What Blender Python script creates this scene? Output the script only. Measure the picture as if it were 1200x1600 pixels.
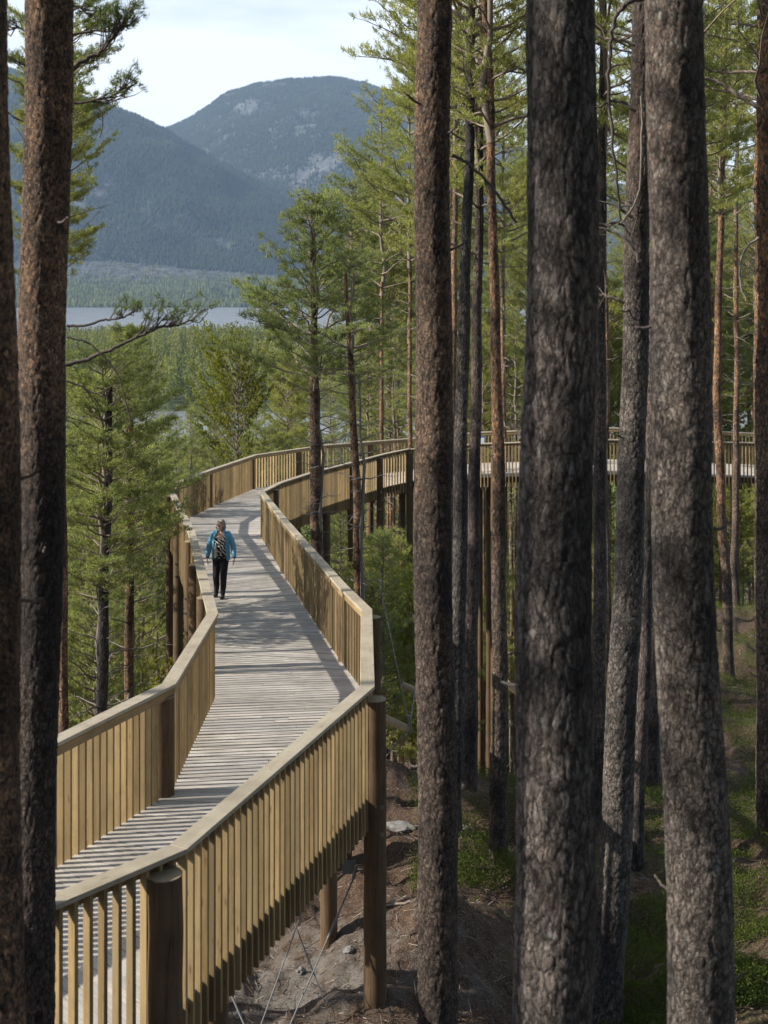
import bpy, bmesh, math, random
import numpy as np
from mathutils import Vector, Matrix, noise as mn
R = math.radians
random.seed(7); rng = np.random.default_rng(7)
scene = bpy.context.scene
col = scene.collection
for o in list(bpy.data.objects): bpy.data.objects.remove(o)

# ------------------------------------------------------------------ camera, world, sun, exposure
F = 2000.0; V0 = 450.0                     # focal length and horizon of the photograph (px of 1200 x 1600)
cd = bpy.data.cameras.new('camera'); cam = bpy.data.objects.new('camera', cd); col.objects.link(cam)
cam.location = (0, 0, 0); cam.rotation_euler = (R(90), 0, 0)
cd.sensor_fit = 'VERTICAL'; cd.sensor_height = 36; cd.sensor_width = 27; cd.lens = 45
cd.shift_y = -(800 - V0) / 1600
cd.clip_start = 0.1; cd.clip_end = 40000
cd.dof.use_dof = True; cd.dof.focus_distance = 26; cd.dof.aperture_fstop = 3.2
scene.camera = cam
SUN_AZ = (-0.989, -0.148); SUN_EL = R(31.5)
w = bpy.data.worlds.new('World'); scene.world = w; w.use_nodes = True
nt = w.node_tree; nt.nodes.clear()
def N(nt, t, **k):
    n = nt.nodes.new(t)
    for a, b in k.items(): setattr(n, a, b)
    return n
out = N(nt, 'ShaderNodeOutputWorld'); bg = N(nt, 'ShaderNodeBackground'); bg2 = N(nt, 'ShaderNodeBackground')
sky = N(nt, 'ShaderNodeTexSky', sky_type='NISHITA', sun_disc=False, sun_elevation=SUN_EL,
        sun_rotation=math.atan2(SUN_AZ[0], SUN_AZ[1]), altitude=300, air_density=1.0, dust_density=1.5, ozone_density=1.2)
bg.inputs['Strength'].default_value = 0.085
nt.links.new(sky.outputs[0], bg.inputs[0])
# thin bright cloud veil, thick low over the mountains and broken higher up
tc = N(nt, 'ShaderNodeTexCoord'); mp = N(nt, 'ShaderNodeMapping'); mp.inputs['Scale'].default_value = (1.0, 1.0, 5.5)
ns = N(nt, 'ShaderNodeTexNoise'); ns.inputs['Scale'].default_value = 3.2; ns.inputs['Detail'].default_value = 7; ns.inputs['Roughness'].default_value = 0.55
cr = N(nt, 'ShaderNodeMapRange'); cr.inputs[1].default_value = 0.30; cr.inputs[2].default_value = 0.56; cr.inputs[3].default_value = 0.42; cr.inputs[4].default_value = 1.0
sx = N(nt, 'ShaderNodeSeparateXYZ'); el = N(nt, 'ShaderNodeMapRange'); el.inputs[1].default_value = 0.35; el.inputs[2].default_value = 0.8; el.inputs[3].default_value = 1.0; el.inputs[4].default_value = 0.2
mul = N(nt, 'ShaderNodeMath', operation='MULTIPLY'); mixs = N(nt, 'ShaderNodeMixShader')
bg2.inputs['Color'].default_value = (0.90, 0.95, 1.0, 1); bg2.inputs['Strength'].default_value = 0.86
L = nt.links.new
L(tc.outputs['Generated'], mp.inputs[0]); L(mp.outputs[0], ns.inputs[0]); L(ns.outputs[0], cr.inputs[0])
L(tc.outputs['Generated'], sx.inputs[0]); L(sx.outputs[2], el.inputs[0]); L(cr.outputs[0], mul.inputs[0]); L(el.outputs[0], mul.inputs[1])
ya = N(nt, 'ShaderNodeMapRange'); ya.inputs[1].default_value = -0.1; ya.inputs[2].default_value = 0.65; ya.inputs[3].default_value = 0.12; ya.inputs[4].default_value = 1.0   # the cloud bank lies over the mountains
mul2 = N(nt, 'ShaderNodeMath', operation='MULTIPLY'); L(sx.outputs[1], ya.inputs[0]); L(mul.outputs[0], mul2.inputs[0]); L(ya.outputs[0], mul2.inputs[1])
L(mul2.outputs[0], mixs.inputs[0]); L(bg.outputs[0], mixs.inputs[1]); L(bg2.outputs[0], mixs.inputs[2]); L(mixs.outputs[0], out.inputs[0])
sl = bpy.data.lights.new('sun', 'SUN'); sl.energy = 5.0; sl.angle = R(0.55); sl.color = (1.0, 0.93, 0.82)
so = bpy.data.objects.new('sun', sl); col.objects.link(so)
sd = Vector((SUN_AZ[0] * math.cos(SUN_EL), SUN_AZ[1] * math.cos(SUN_EL), math.sin(SUN_EL))).normalized()
so.rotation_euler = sd.to_track_quat('Z', 'Y').to_euler()
scene.view_settings.view_transform = 'Standard'; scene.view_settings.look = 'None'
scene.view_settings.exposure = 0.78; scene.view_settings.gamma = 1; scene.view_settings.use_curve_mapping = False
scene.render.resolution_x = 768; scene.render.resolution_y = 1024
scene.render.engine = 'CYCLES'
try:
    scene.cycles.max_bounces = 6; scene.cycles.diffuse_bounces = 3; scene.cycles.transmission_bounces = 3
    scene.cycles.volume_bounces = 0; scene.cycles.transparent_max_bounces = 4
except Exception: pass

def P(u, v, d): return Vector(((u - 600) / F * d, d, (V0 - v) / F * d))

# ------------------------------------------------------------------ object helpers
def tag(o, label=None, cat=None, group=None, kind=None):
    if label: o['label'] = label
    if cat: o['category'] = cat
    if group: o['group'] = group
    if kind: o['kind'] = kind
    return o
def empty(name, loc=(0, 0, 0), rz=0):
    o = bpy.data.objects.new(name, None); o.empty_display_size = 0.2
    o.location = loc; o.rotation_euler = (0, 0, rz); col.objects.link(o); return o
def link(name, me, parent=None, mat=None):
    o = bpy.data.objects.new(name, me); col.objects.link(o)
    if parent is not None: o.parent = parent
    if mat is not None and len(me.materials) == 0: me.materials.append(mat)
    return o
def np_mesh(name, verts, faces, smooth=False, attrs=None, uv=None):
    """verts (n,3); faces (m,k) one k for all"""
    verts = np.asarray(verts, np.float32); faces = np.asarray(faces, np.int32)
    me = bpy.data.meshes.new(name); m, k = faces.shape
    me.vertices.add(len(verts)); me.vertices.foreach_set('co', verts.ravel())
    me.loops.add(m * k); me.loops.foreach_set('vertex_index', faces.ravel())
    me.polygons.add(m); me.polygons.foreach_set('loop_start', np.arange(0, m * k, k, dtype=np.int32))
    try: me.polygons.foreach_set('loop_total', np.full(m, k, np.int32))
    except Exception: pass
    if smooth: me.polygons.foreach_set('use_smooth', np.ones(m, bool))
    me.update(calc_edges=True)
    if attrs:
        for an, av in attrs.items():
            a = me.attributes.new(an, 'FLOAT', 'POINT'); a.data.foreach_set('value', np.asarray(av, np.float32))
    if uv is not None:
        ul = me.uv_layers.new(name='UVMap'); ul.data.foreach_set('uv', np.asarray(uv, np.float32).ravel())
    return me

class MB:
    """collects beams and tubes into one mesh, with UVs in metres along the grain"""
    def __init__(s): s.v = []; s.f = []; s.uv = []
    def beam(s, p0, p1, w, h, side=None, ends=True):
        p0 = Vector(p0); p1 = Vector(p1); d = (p1 - p0); ln = d.length
        if ln < 1e-5: return
        d.normalize()
        if side is None:
            side = d.cross(Vector((0, 0, 1)))
            if side.length < 1e-3: side = Vector((1, 0, 0))
        side = Vector(side); side = (side - d * side.dot(d)).normalized(); up = side.cross(d).normalized()
        b = len(s.v); uo = random.uniform(0, 50); vo = random.uniform(0, 50)
        for p in (p0, p1):
            for a, c in ((-1, -1), (1, -1), (1, 1), (-1, 1)):
                s.v.append(p + side * (a * w / 2) + up * (c * h / 2))
        dims = (w, h, w, h)
        for i in range(4):
            j = (i + 1) % 4
            s.f.append((b + i, b + j, b + 4 + j, b + 4 + i))
            s.uv += [(uo, vo + i), (uo, vo + i + dims[i]), (uo + ln, vo + i + dims[i]), (uo + ln, vo + i)]
        if ends:
            s.f.append((b + 3, b + 2, b + 1, b)); s.uv += [(uo, vo), (uo + .03, vo), (uo + .03, vo + .03), (uo, vo + .03)]
            s.f.append((b + 4, b + 5, b + 6, b + 7)); s.uv += [(uo, vo), (uo + .03, vo), (uo + .03, vo + .03), (uo, vo + .03)]
    def prism(s, quad, th):
        """quad: 4 top corners (a->b is the long side), extruded down by th"""
        q = [Vector(p) for p in quad]; b = len(s.v); uo = random.uniform(0, 50); vo = random.uniform(0, 50)
        s.v += q + [p - Vector((0, 0, th)) for p in q]
        l = (q[1] - q[0]).length; w_ = (q[3] - q[0]).length
        def fc(idx, uvs): s.f.append(tuple(b + i for i in idx)); s.uv.extend(uvs)
        fc((0, 1, 2, 3), [(uo, vo), (uo + l, vo), (uo + l, vo + w_), (uo, vo + w_)])
        fc((7, 6, 5, 4), [(uo, vo), (uo + l, vo), (uo + l, vo + w_), (uo, vo + w_)])
        for i in range(4):
            j = (i + 1) % 4; ll = (q[j] - q[i]).length
            fc((j, i, 4 + i, 4 + j), [(uo + ll, vo), (uo, vo), (uo, vo + th), (uo + ll, vo + th)])
    def tube(s, pts, rad, n=12, caps=True):
        pts = [Vector(p) for p in pts]; b = len(s.v); uo = random.uniform(0, 50); vo = random.uniform(0, 50); acc = 0
        m = len(pts)
        if not hasattr(rad, '__len__'): rad = [rad] * m
        ref = None; L_ = []
        for i, p in enumerate(pts):
            t = (pts[min(i + 1, m - 1)] - pts[max(i - 1, 0)]).normalized()
            if ref is None: ref = t.orthogonal().normalized()
            ref = (ref - t * ref.dot(t)).normalized(); bi = t.cross(ref)
            if i: acc += (p - pts[i - 1]).length
            L_.append(acc)
            for k in range(n):
                a = 2 * math.pi * k / n
                s.v.append(p + (ref * math.cos(a) + bi * math.sin(a)) * rad[i])
        for i in range(m - 1):
            for k in range(n):
                k2 = (k + 1) % n; c = 2 * math.pi * rad[i] / n
                s.f.append((b + i * n + k, b + i * n + k2, b + (i + 1) * n + k2, b + (i + 1) * n + k))
                s.uv += [(uo + L_[i], vo + k * c), (uo + L_[i], vo + k * c + c), (uo + L_[i + 1], vo + k * c + c), (uo + L_[i + 1], vo + k * c)]
        if caps:
            s.f.append(tuple(b + k for k in range(n))[::-1]); s.uv += [(uo + .05 * math.cos(6.28 * k / n), vo + .05 * math.sin(6.28 * k / n)) for k in range(n)]
            s.f.append(tuple(b + (m - 1) * n + k for k in range(n))); s.uv += [(uo + .05 * math.cos(6.28 * k / n), vo + .05 * math.sin(6.28 * k / n)) for k in range(n)]
    def build(s, name, mat, parent=None, bevel=0, smooth=False):
        me = bpy.data.meshes.new(name); me.from_pydata([tuple(p) for p in s.v], [], s.f)
        ul = me.uv_layers.new(name='UVMap'); ul.data.foreach_set('uv', np.asarray(s.uv, np.float32).ravel())
        if smooth:
            for p in me.polygons: p.use_smooth = len(p.vertices) == 4
        me.update(); o = link(name, me, parent, mat)
        if bevel:
            bv = o.modifiers.new('bevel', 'BEVEL'); bv.width = bevel; bv.segments = 1; bv.limit_method = 'ANGLE'
        return o

# ------------------------------------------------------------------ numpy noise
def hsh(ix, iy, seed):
    h = (ix.astype(np.int64) * 374761393 + iy.astype(np.int64) * 668265263 + seed * 1442695041) & 0xffffffff
    h = ((h ^ (h >> 13)) * 1274126177) & 0xffffffff
    return ((h ^ (h >> 16)) & 0xffffff) / float(0xffffff)
def vn(x, y, seed=0):
    ix = np.floor(x); iy = np.floor(y); fx = x - ix; fy = y - iy
    fx = fx * fx * (3 - 2 * fx); fy = fy * fy * (3 - 2 * fy)
    a = hsh(ix, iy, seed); b = hsh(ix + 1, iy, seed); c = hsh(ix, iy + 1, seed); d = hsh(ix + 1, iy + 1, seed)
    return (a * (1 - fx) + b * fx) * (1 - fy) + (c * (1 - fx) + d * fx) * fy
def fbm(x, y, o=4, seed=0):
    s = 0; a = 0.5; t = 0
    for i in range(o):
        s = s + a * vn(x * 2 ** i + 17.3 * i, y * 2 ** i - 9.1 * i, seed + i); t += a; a *= 0.5
    return s / t
def sstep(a, b, x):
    t = np.clip((x - a) / (b - a), 0, 1); return t * t * (3 - 2 * t)

# ------------------------------------------------------------------ materials
def newmat(name):
    m = bpy.data.materials.new(name); m.use_nodes = True; t = m.node_tree; t.nodes.clear()
    o = N(t, 'ShaderNodeOutputMaterial'); p = N(t, 'ShaderNodeBsdfPrincipled')
    t.links.new(p.outputs[0], o.inputs[0]); p.inputs['Specular IOR Level'].default_value = 0.25
    return m, t, p, o
def ramp(t, stops, src=None):
    r = N(t, 'ShaderNodeValToRGB'); e = r.color_ramp.elements
    while len(e) < len(stops): e.new(0.5)
    for i, (pos, c) in enumerate(stops):
        e[i].position = pos; e[i].color = (*c, 1) if len(c) == 3 else c
    if src is not None: t.links.new(src, r.inputs[0])
    return r
def noise_n(t, scale, detail=4, rough=0.5, vec=None, mscale=None, coord='Object'):
    n = N(t, 'ShaderNodeTexNoise'); n.inputs['Scale'].default_value = scale
    n.inputs['Detail'].default_value = detail; n.inputs['Roughness'].default_value = rough
    if vec is None: vec = N(t, 'ShaderNodeTexCoord').outputs[coord]
    if mscale:
        mp = N(t, 'ShaderNodeMapping'); mp.inputs['Scale'].default_value = mscale; t.links.new(vec, mp.inputs[0]); vec = mp.outputs[0]
    t.links.new(vec, n.inputs[0]); return n
def mixc(t, fac, a, b, mode='MIX'):
    m = N(t, 'ShaderNodeMix', data_type='RGBA', blend_type=mode)
    for s, x in ((0, fac), (6, a), (7, b)):
        if hasattr(x, 'links') or isinstance(x, bpy.types.NodeSocket): t.links.new(x, m.inputs[s])
        elif s == 0: m.inputs[0].default_value = x
        else: m.inputs[s].default_value = (*x, 1)
    return m.outputs[2]
def mth(t, op, a, b=None):
    m = N(t, 'ShaderNodeMath', operation=op)
    for s, x in ((0, a), (1, b)):
        if x is None: continue
        if isinstance(x, bpy.types.NodeSocket): t.links.new(x, m.inputs[s])
        else: m.inputs[s].default_value = x
    return m.outputs[0]
def bump(t, h, strength=0.5, dist=0.01, prev=None):
    b = N(t, 'ShaderNodeBump'); b.inputs['Strength'].default_value = strength; b.inputs['Distance'].default_value = dist
    t.links.new(h, b.inputs['Height'])
    if prev is not None: t.links.new(prev, b.inputs['Normal'])
    return b.outputs[0]

def wood_mat(name, c1, c2, knot=(0.12, 0.06, 0.025), var=0.35, grain=60, rough=0.75, grey=0.0, crack=0.0):
    m, t, p, o = newmat(name)
    uv = N(t, 'ShaderNodeUVMap').outputs[0]
    g = noise_n(t, 1.0, 5, 0.6, uv, (1.6, grain, 1))
    g2 = noise_n(t, 1.0, 3, 0.5, uv, (0.9, 6, 1))
    base = mixc(t, ramp(t, [(0.33, (0, 0, 0)), (0.68, (1, 1, 1))], g.outputs[0]).outputs[0], c1, c2)
    geo = N(t, 'ShaderNodeNewGeometry')
    rr = ramp(t, [(0, (1 - var,) * 3), (1, (1 + var * 0.55, 1 + var * 0.5, 1 + var * 0.4))], geo.outputs['Random Per Island'])
    base = mixc(t, 1.0, base, rr.outputs[0], 'MULTIPLY')
    tint = mth(t, 'FRACT', mth(t, 'MULTIPLY', geo.outputs['Random Per Island'], 37.7))
    base = mixc(t, mth(t, 'MULTIPLY', tint, 0.30), base, (c2[0] * 0.9, c2[1] * 1.0, c2[2] * 1.15))
    v = N(t, 'ShaderNodeTexVoronoi'); v.inputs['Scale'].default_value = 1.0
    mp = N(t, 'ShaderNodeMapping'); mp.inputs['Scale'].default_value = (3.2, 16, 1); t.links.new(uv, mp.inputs[0]); t.links.new(mp.outputs[0], v.inputs[0])
    kn = ramp(t, [(0.07, (1, 1, 1)), (0.17, (0, 0, 0))], v.outputs['Distance'])
    base = mixc(t, mth(t, 'MULTIPLY', kn.outputs[0], 0.75), base, knot)
    base = mixc(t, mth(t, 'MULTIPLY', g2.outputs[0], 0.35), base, tuple(x * 0.55 for x in c1))
    if grey:
        n3 = noise_n(t, 1.3, 4, 0.6)
        base = mixc(t, mth(t, 'MULTIPLY', n3.outputs[0], grey), base, (0.36, 0.35, 0.33))
    st = noise_n(t, 2.2, 5, 0.65)
    base = mixc(t, mth(t, 'MULTIPLY', ramp(t, [(0.45, (0, 0, 0)), (0.70, (1, 1, 1))], st.outputs[0]).outputs[0], 0.45), base, tuple(x * 0.5 for x in c1))
    if crack:
        ck = noise_n(t, 1.0, 3, 0.6, uv, (0.5, 24, 1)); cw = ramp(t, [(0.485, (0, 0, 0)), (0.5, (1, 1, 1)), (0.515, (0, 0, 0))], ck.outputs[0])
        base = mixc(t, mth(t, 'MULTIPLY', cw.outputs[0], crack), base, tuple(x * 0.15 for x in c1))
    t.links.new(base, p.inputs['Base Color']); p.inputs['Roughness'].default_value = rough
    t.links.new(bump(t, g.outputs[0], 0.35, 0.004), p.inputs['Normal'])
    return m
M = {}
M['deck'] = wood_mat('weathered_deck', (0.43, 0.385, 0.33), (0.67, 0.62, 0.55), var=0.34, grey=0.30)
M['baluster'] = wood_mat('treated_pine', (0.27, 0.185, 0.088), (0.44, 0.325, 0.165), var=0.55)
M['rail'] = wood_mat('handrail_pine', (0.34, 0.27, 0.175), (0.48, 0.41, 0.29), var=0.26, grey=0.4)
M['post'] = wood_mat('round_post', (0.085, 0.052, 0.027), (0.175, 0.112, 0.060), var=0.15, grain=25, crack=.8)
M['log'] = wood_mat('peeled_log', (0.38, 0.28, 0.15), (0.5, 0.4, 0.25), var=0.1, grain=20)
M['endgrain'] = wood_mat('post_top', (0.30, 0.22, 0.13), (0.46, 0.36, 0.23), var=0.2, grain=30, crack=.5)
m, t, p, o = newmat('galvanised_steel'); p.inputs['Base Color'].default_value = (0.22, 0.225, 0.23, 1); p.inputs['Metallic'].default_value = 0.5; p.inputs['Roughness'].default_value = 0.65
n = noise_n(t, 30); t.links.new(bump(t, n.outputs[0], .1, .002), p.inputs['Normal']); M['steel'] = m

def bark_mat(name, hi, lo, orange, lichen=0.25, vs=24, fisdark=0.85, zs=0.45):
    m, t, p, o = newmat(name)
    tc_ = N(t, 'ShaderNodeTexCoord').outputs['Object']
    wn = noise_n(t, 9, 5, 0.72, tc_, (1, 1, 0.6))
    wv = N(t, 'ShaderNodeVectorMath', operation='MULTIPLY_ADD'); wv.inputs[1].default_value = (0.11, 0.11, 0.16)
    t.links.new(wn.outputs['Color'], wv.inputs[0]); t.links.new(tc_, wv.inputs[2])
    def vor(feature, sc, z):
        v = N(t, 'ShaderNodeTexVoronoi', feature=feature); v.inputs['Scale'].default_value = sc
        mp = N(t, 'ShaderNodeMapping'); mp.inputs['Scale'].default_value = (1, 1, z); t.links.new(wv.outputs[0], mp.inputs[0]); t.links.new(mp.outputs[0], v.inputs[0]); return v
    e1 = vor('DISTANCE_TO_EDGE', vs, zs); c1 = vor('F1', vs, zs); e2 = vor('DISTANCE_TO_EDGE', vs * 2.3, zs * 1.3); c2 = vor('F1', vs * 2.3, zs * 1.3)
    fine = noise_n(t, 110, 7, 0.75, tc_, (1, 1, 0.5)); mid = noise_n(t, 26, 5, 0.7, tc_, (1, 1, 0.5)); big = noise_n(t, 3.0, 5, 0.6, tc_, (1, 1, 0.5))
    A = N(t, 'ShaderNodeAttribute', attribute_name='fis').outputs['Fac']; B = N(t, 'ShaderNodeAttribute', attribute_name='org').outputs['Fac']
    def ch(n, k):
        s = N(t, 'ShaderNodeSeparateXYZ'); t.links.new(n.outputs['Color'], s.inputs[0]); return s.outputs[k]
    r1, r2, r3 = ch(c1, 0), ch(c2, 0), ch(c2, 1)
    mixv = mth(t, 'ADD', mth(t, 'MULTIPLY', mid.outputs[0], .5), mth(t, 'ADD', mth(t, 'MULTIPLY', r1, .2), mth(t, 'MULTIPLY', r2, .3)))
    c = mixc(t, ramp(t, [(0.28, (0, 0, 0)), (0.72, (1, 1, 1))], mixv).outputs[0], lo, hi)
    c = mixc(t, ramp(t, [(0.55, (0, 0, 0)), (0.72, (.75,) * 3)], fine.outputs[0]).outputs[0], c, tuple(x * 1.7 for x in hi))
    oc = mixc(t, ramp(t, [(0.25, (0, 0, 0)), (0.75, (1, 1, 1))], mixv).outputs[0], tuple(x * 0.40 for x in orange), tuple(x * 1.3 for x in orange))
    om = mth(t, 'MULTIPLY', B, ramp(t, [(0.40, (0.10,) * 3), (0.55, (1, 1, 1))], mth(t, 'ADD', mth(t, 'MULTIPLY', big.outputs[0], .6), mth(t, 'MULTIPLY', r3, .4))).outputs[0])
    c = mixc(t, om, c, oc)
    li = noise_n(t, 13, 7, 0.78, tc_, (1, 1, 0.8))
    lm = ramp(t, [(0.57, (0, 0, 0)), (0.63, (1, 1, 1))], li.outputs[0])
    c = mixc(t, mth(t, 'MULTIPLY', lm.outputs[0], lichen), c, (0.30, 0.315, 0.285))
    k1 = ramp(t, [(0.0, (1, 1, 1)), (0.10, (0, 0, 0))], e1.outputs['Distance']); k2 = ramp(t, [(0.0, (1, 1, 1)), (0.07, (0, 0, 0))], e2.outputs['Distance'])
    dark = tuple(x * 0.18 for x in lo)
    pat = noise_n(t, 1.9, 4, 0.55, tc_, (1, 1, 0.6))
    c = mixc(t, 1.0, c, ramp(t, [(0.38, (.42, .42, .45)), (0.50, (1, 1, 1)), (0.62, (1.55, 1.50, 1.45))], pat.outputs[0]).outputs[0], 'MULTIPLY')
    kv = N(t, 'ShaderNodeTexVoronoi', feature='F1'); kv.inputs['Scale'].default_value = 3.4; mk = N(t, 'ShaderNodeMapping'); mk.inputs['Scale'].default_value = (1, 1, .55); t.links.new(wv.outputs[0], mk.inputs[0]); t.links.new(mk.outputs[0], kv.inputs[0])
    kk = ramp(t, [(0.06, (1, 1, 1)), (0.12, (0, 0, 0))], kv.outputs['Distance'])
    c = mixc(t, mth(t, 'MULTIPLY', kk.outputs[0], .85), c, dark)
    fisd = mth(t, 'SUBTRACT', 1.0, mth(t, 'MULTIPLY', om, 0.62))
    c = mixc(t, mth(t, 'MULTIPLY', mth(t, 'MULTIPLY', k1.outputs[0], fisd), fisdark), c, dark)
    c = mixc(t, mth(t, 'MULTIPLY', mth(t, 'MULTIPLY', k2.outputs[0], fisd), fisdark * .6), c, dark)
    c = mixc(t, mth(t, 'MULTIPLY', mth(t, 'MULTIPLY', A, fisd), fisdark), c, dark)
    t.links.new(c, p.inputs['Base Color']); p.inputs['Roughness'].default_value = 0.82; p.inputs['Specular IOR Level'].default_value = 0.35
    h = mth(t, 'ADD', mth(t, 'MULTIPLY', mth(t, 'MINIMUM', e1.outputs['Distance'], .13), 4.0), mth(t, 'ADD', mth(t, 'MULTIPLY', mth(t, 'MINIMUM', e2.outputs['Distance'], .10), 2.4), mth(t, 'ADD', mth(t, 'MULTIPLY', r1, .30), mth(t, 'ADD', mth(t, 'MULTIPLY', r2, .28), mth(t, 'MULTIPLY', fine.outputs[0], .45)))))
    t.links.new(bump(t, h, 1.0, 0.028), p.inputs['Normal'])
    return m
M['bark_grey'] = bark_mat('grey_pine_bark', (0.215, 0.190, 0.172), (0.066, 0.056, 0.050), (0.22, 0.125, 0.085), 0.65, 24, .85, .26)
M['bark_lichen'] = bark_mat('lichen_pine_bark', (0.270, 0.238, 0.210), (0.092, 0.077, 0.067), (0.27, 0.185, 0.135), 0.85, 31, .85, .40)
M['bark_orange'] = bark_mat('flaky_orange_bark', (0.175, 0.138, 0.115), (0.052, 0.040, 0.034), (0.46, 0.275, 0.155), 0.2, 33, .8, .55)
M['bark_far'] = bark_mat('pine_bark', (0.22, 0.165, 0.125), (0.085, 0.065, 0.05), (0.40, 0.215, 0.11), 0.35, 15, .8, .5)
def simple(name, c, rough=0.8, nz=8, var=0.4, b=0.3):
    m, t, p, o = newmat(name); n = noise_n(t, nz, 5, 0.6)
    t.links.new(mixc(t, n.outputs[0], tuple(x * (1 - var) for x in c), tuple(x * (1 + var) for x in c)), p.inputs['Base Color'])
    p.inputs['Roughness'].default_value = rough
    if b: t.links.new(bump(t, n.outputs[0], b, 0.01), p.inputs['Normal'])
    return m
M['limb'] = simple('limb_bark', (0.22, 0.18, 0.145), 0.9, 20)
M['deadwood'] = simple('dead_wood', (0.21, 0.185, 0.16), 0.9, 20)
M['dark_limb'] = simple('dark_limb', (0.10, 0.085, 0.075), 0.9, 20)
def leaf_mat(name, a, b, tr, trw=0.35, sc=0.9, tv=False):
    m = bpy.data.materials.new(name); m.use_nodes = True; t = m.node_tree; t.nodes.clear()
    o = N(t, 'ShaderNodeOutputMaterial'); d = N(t, 'ShaderNodeBsdfDiffuse'); tl = N(t, 'ShaderNodeBsdfTranslucent'); mx = N(t, 'ShaderNodeMixShader')
    mx.inputs[0].default_value = trw
    n = noise_n(t, sc, 4, 0.6); oi = N(t, 'ShaderNodeObjectInfo'); geo = N(t, 'ShaderNodeNewGeometry')
    f = mth(t, 'ADD', mth(t, 'MULTIPLY', ramp(t, [(0.32, (0, 0, 0)), (0.68, (1, 1, 1))], n.outputs[0]).outputs[0], 0.55), mth(t, 'MULTIPLY', geo.outputs['Random Per Island'], 0.45))
    c = mixc(t, f, a, b)
    br = ramp(t, [(0, (0.82, 0.88, 0.95)), (1, (1.18, 1.12, 0.95))], oi.outputs['Random'])
    c = mixc(t, 1.0, c, br.outputs[0], 'MULTIPLY')
    if tv:
        at_ = N(t, 'ShaderNodeAttribute', attribute_name='tv').outputs['Fac']
        c = mixc(t, 1.0, c, ramp(t, [(0, (.50, .60, .70)), (.5, (.95, 1, .95)), (1, (1.55, 1.40, 1.0))], at_).outputs[0], 'MULTIPLY')
    t.links.new(c, d.inputs[0]); t.links.new(mixc(t, 1.0, c, tr, 'MULTIPLY'), tl.inputs[0])
    t.links.new(d.outputs[0], mx.inputs[1]); t.links.new(tl.outputs[0], mx.inputs[2]); t.links.new(mx.outputs[0], o.inputs[0])
    return m
M['needle'] = leaf_mat('pine_needles', (0.105, 0.125, 0.055), (0.41, 0.435, 0.170), (1.6, 1.6, 1.0), 0.42)
M['needle_dark'] = leaf_mat('dark_pine_needles', (0.060, 0.085, 0.042), (0.22, 0.26, 0.105), (1.6, 1.7, 1.0), 0.33)
M['spruce'] = leaf_mat('spruce_needles', (0.035, 0.060, 0.030), (0.085, 0.115, 0.045), (1.5, 1.6, 1.0), 0.3)
M['birch'] = leaf_mat('birch_leaves', (0.10, 0.13, 0.030), (0.24, 0.25, 0.055), (1.9, 1.8, .7), 0.45)
M['berry'] = leaf_mat('bilberry_leaves', (0.035, 0.058, 0.016), (0.135, 0.160, 0.042), (1.7, 1.7, 0.8), 0.3, 2.5)
M['forest'] = leaf_mat('forest_foliage', (0.070, 0.090, 0.042), (0.25, 0.27, 0.11), (1.4, 1.4, 1), 0.2, 0.02, True)
M['hillforest'] = leaf_mat('hill_forest', (0.022, 0.034, 0.024), (0.050, 0.066, 0.038), (1.2, 1.2, 1), 0.1, 0.004)

# ------------------------------------------------------------------ terrain
yt = np.array([-50, 0, 15, 21, 27, 33, 40, 52, 70, 100, 180, 300, 325, 510, 545, 700, 1000, 1320, 1430, 3330, 3350, 3700, 4200, 9000.])
zl = np.array([-6.8, -6.85, -8.75, -9.7, -13, -17, -21, -26, -31, -36, -43, -50, -53, -53, -49.5, -46, -45, -49, -53, -53, -49.5, -28, 2, 20.])
zc = np.array([-6.8, -6.85, -8.71, -9.5, -10.3, -13.4, -16.6, -21.3, -27, -34, -43, -50, -53, -53, -49.5, -46, -45, -49, -53, -53, -49.5, -28, 2, 20.])
zr_ = np.array([-6.8, -6.85, -8.71, -9.45, -10.2, -10.9, -11.7, -13.6, -19, -29, -42, -50, -53, -53, -49.5, -46, -45, -49, -53, -53, -49.5, -28, 2, 20.])
RA = np.array([(-1500, 60), (-300, 40), (-100, 62), (0, 105), (90, 140), (165, 165), (215, 186), (262, 206), (300, 232), (360, 262), (420, 296), (480, 336), (540, 372), (640, 415), (1000, 432), (2500, 430)], float)
RB = np.array([(-1500, 330), (100, 320), (200, 262), (255, 212), (275, 203), (300, 187), (350, 156), (400, 139), (450, 130), (520, 127), (570, 136), (610, 149), (660, 172), (720, 202), (800, 236), (900, 275), (1000, 300), (1100, 325), (1200, 345), (2500, 380)], float)
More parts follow.
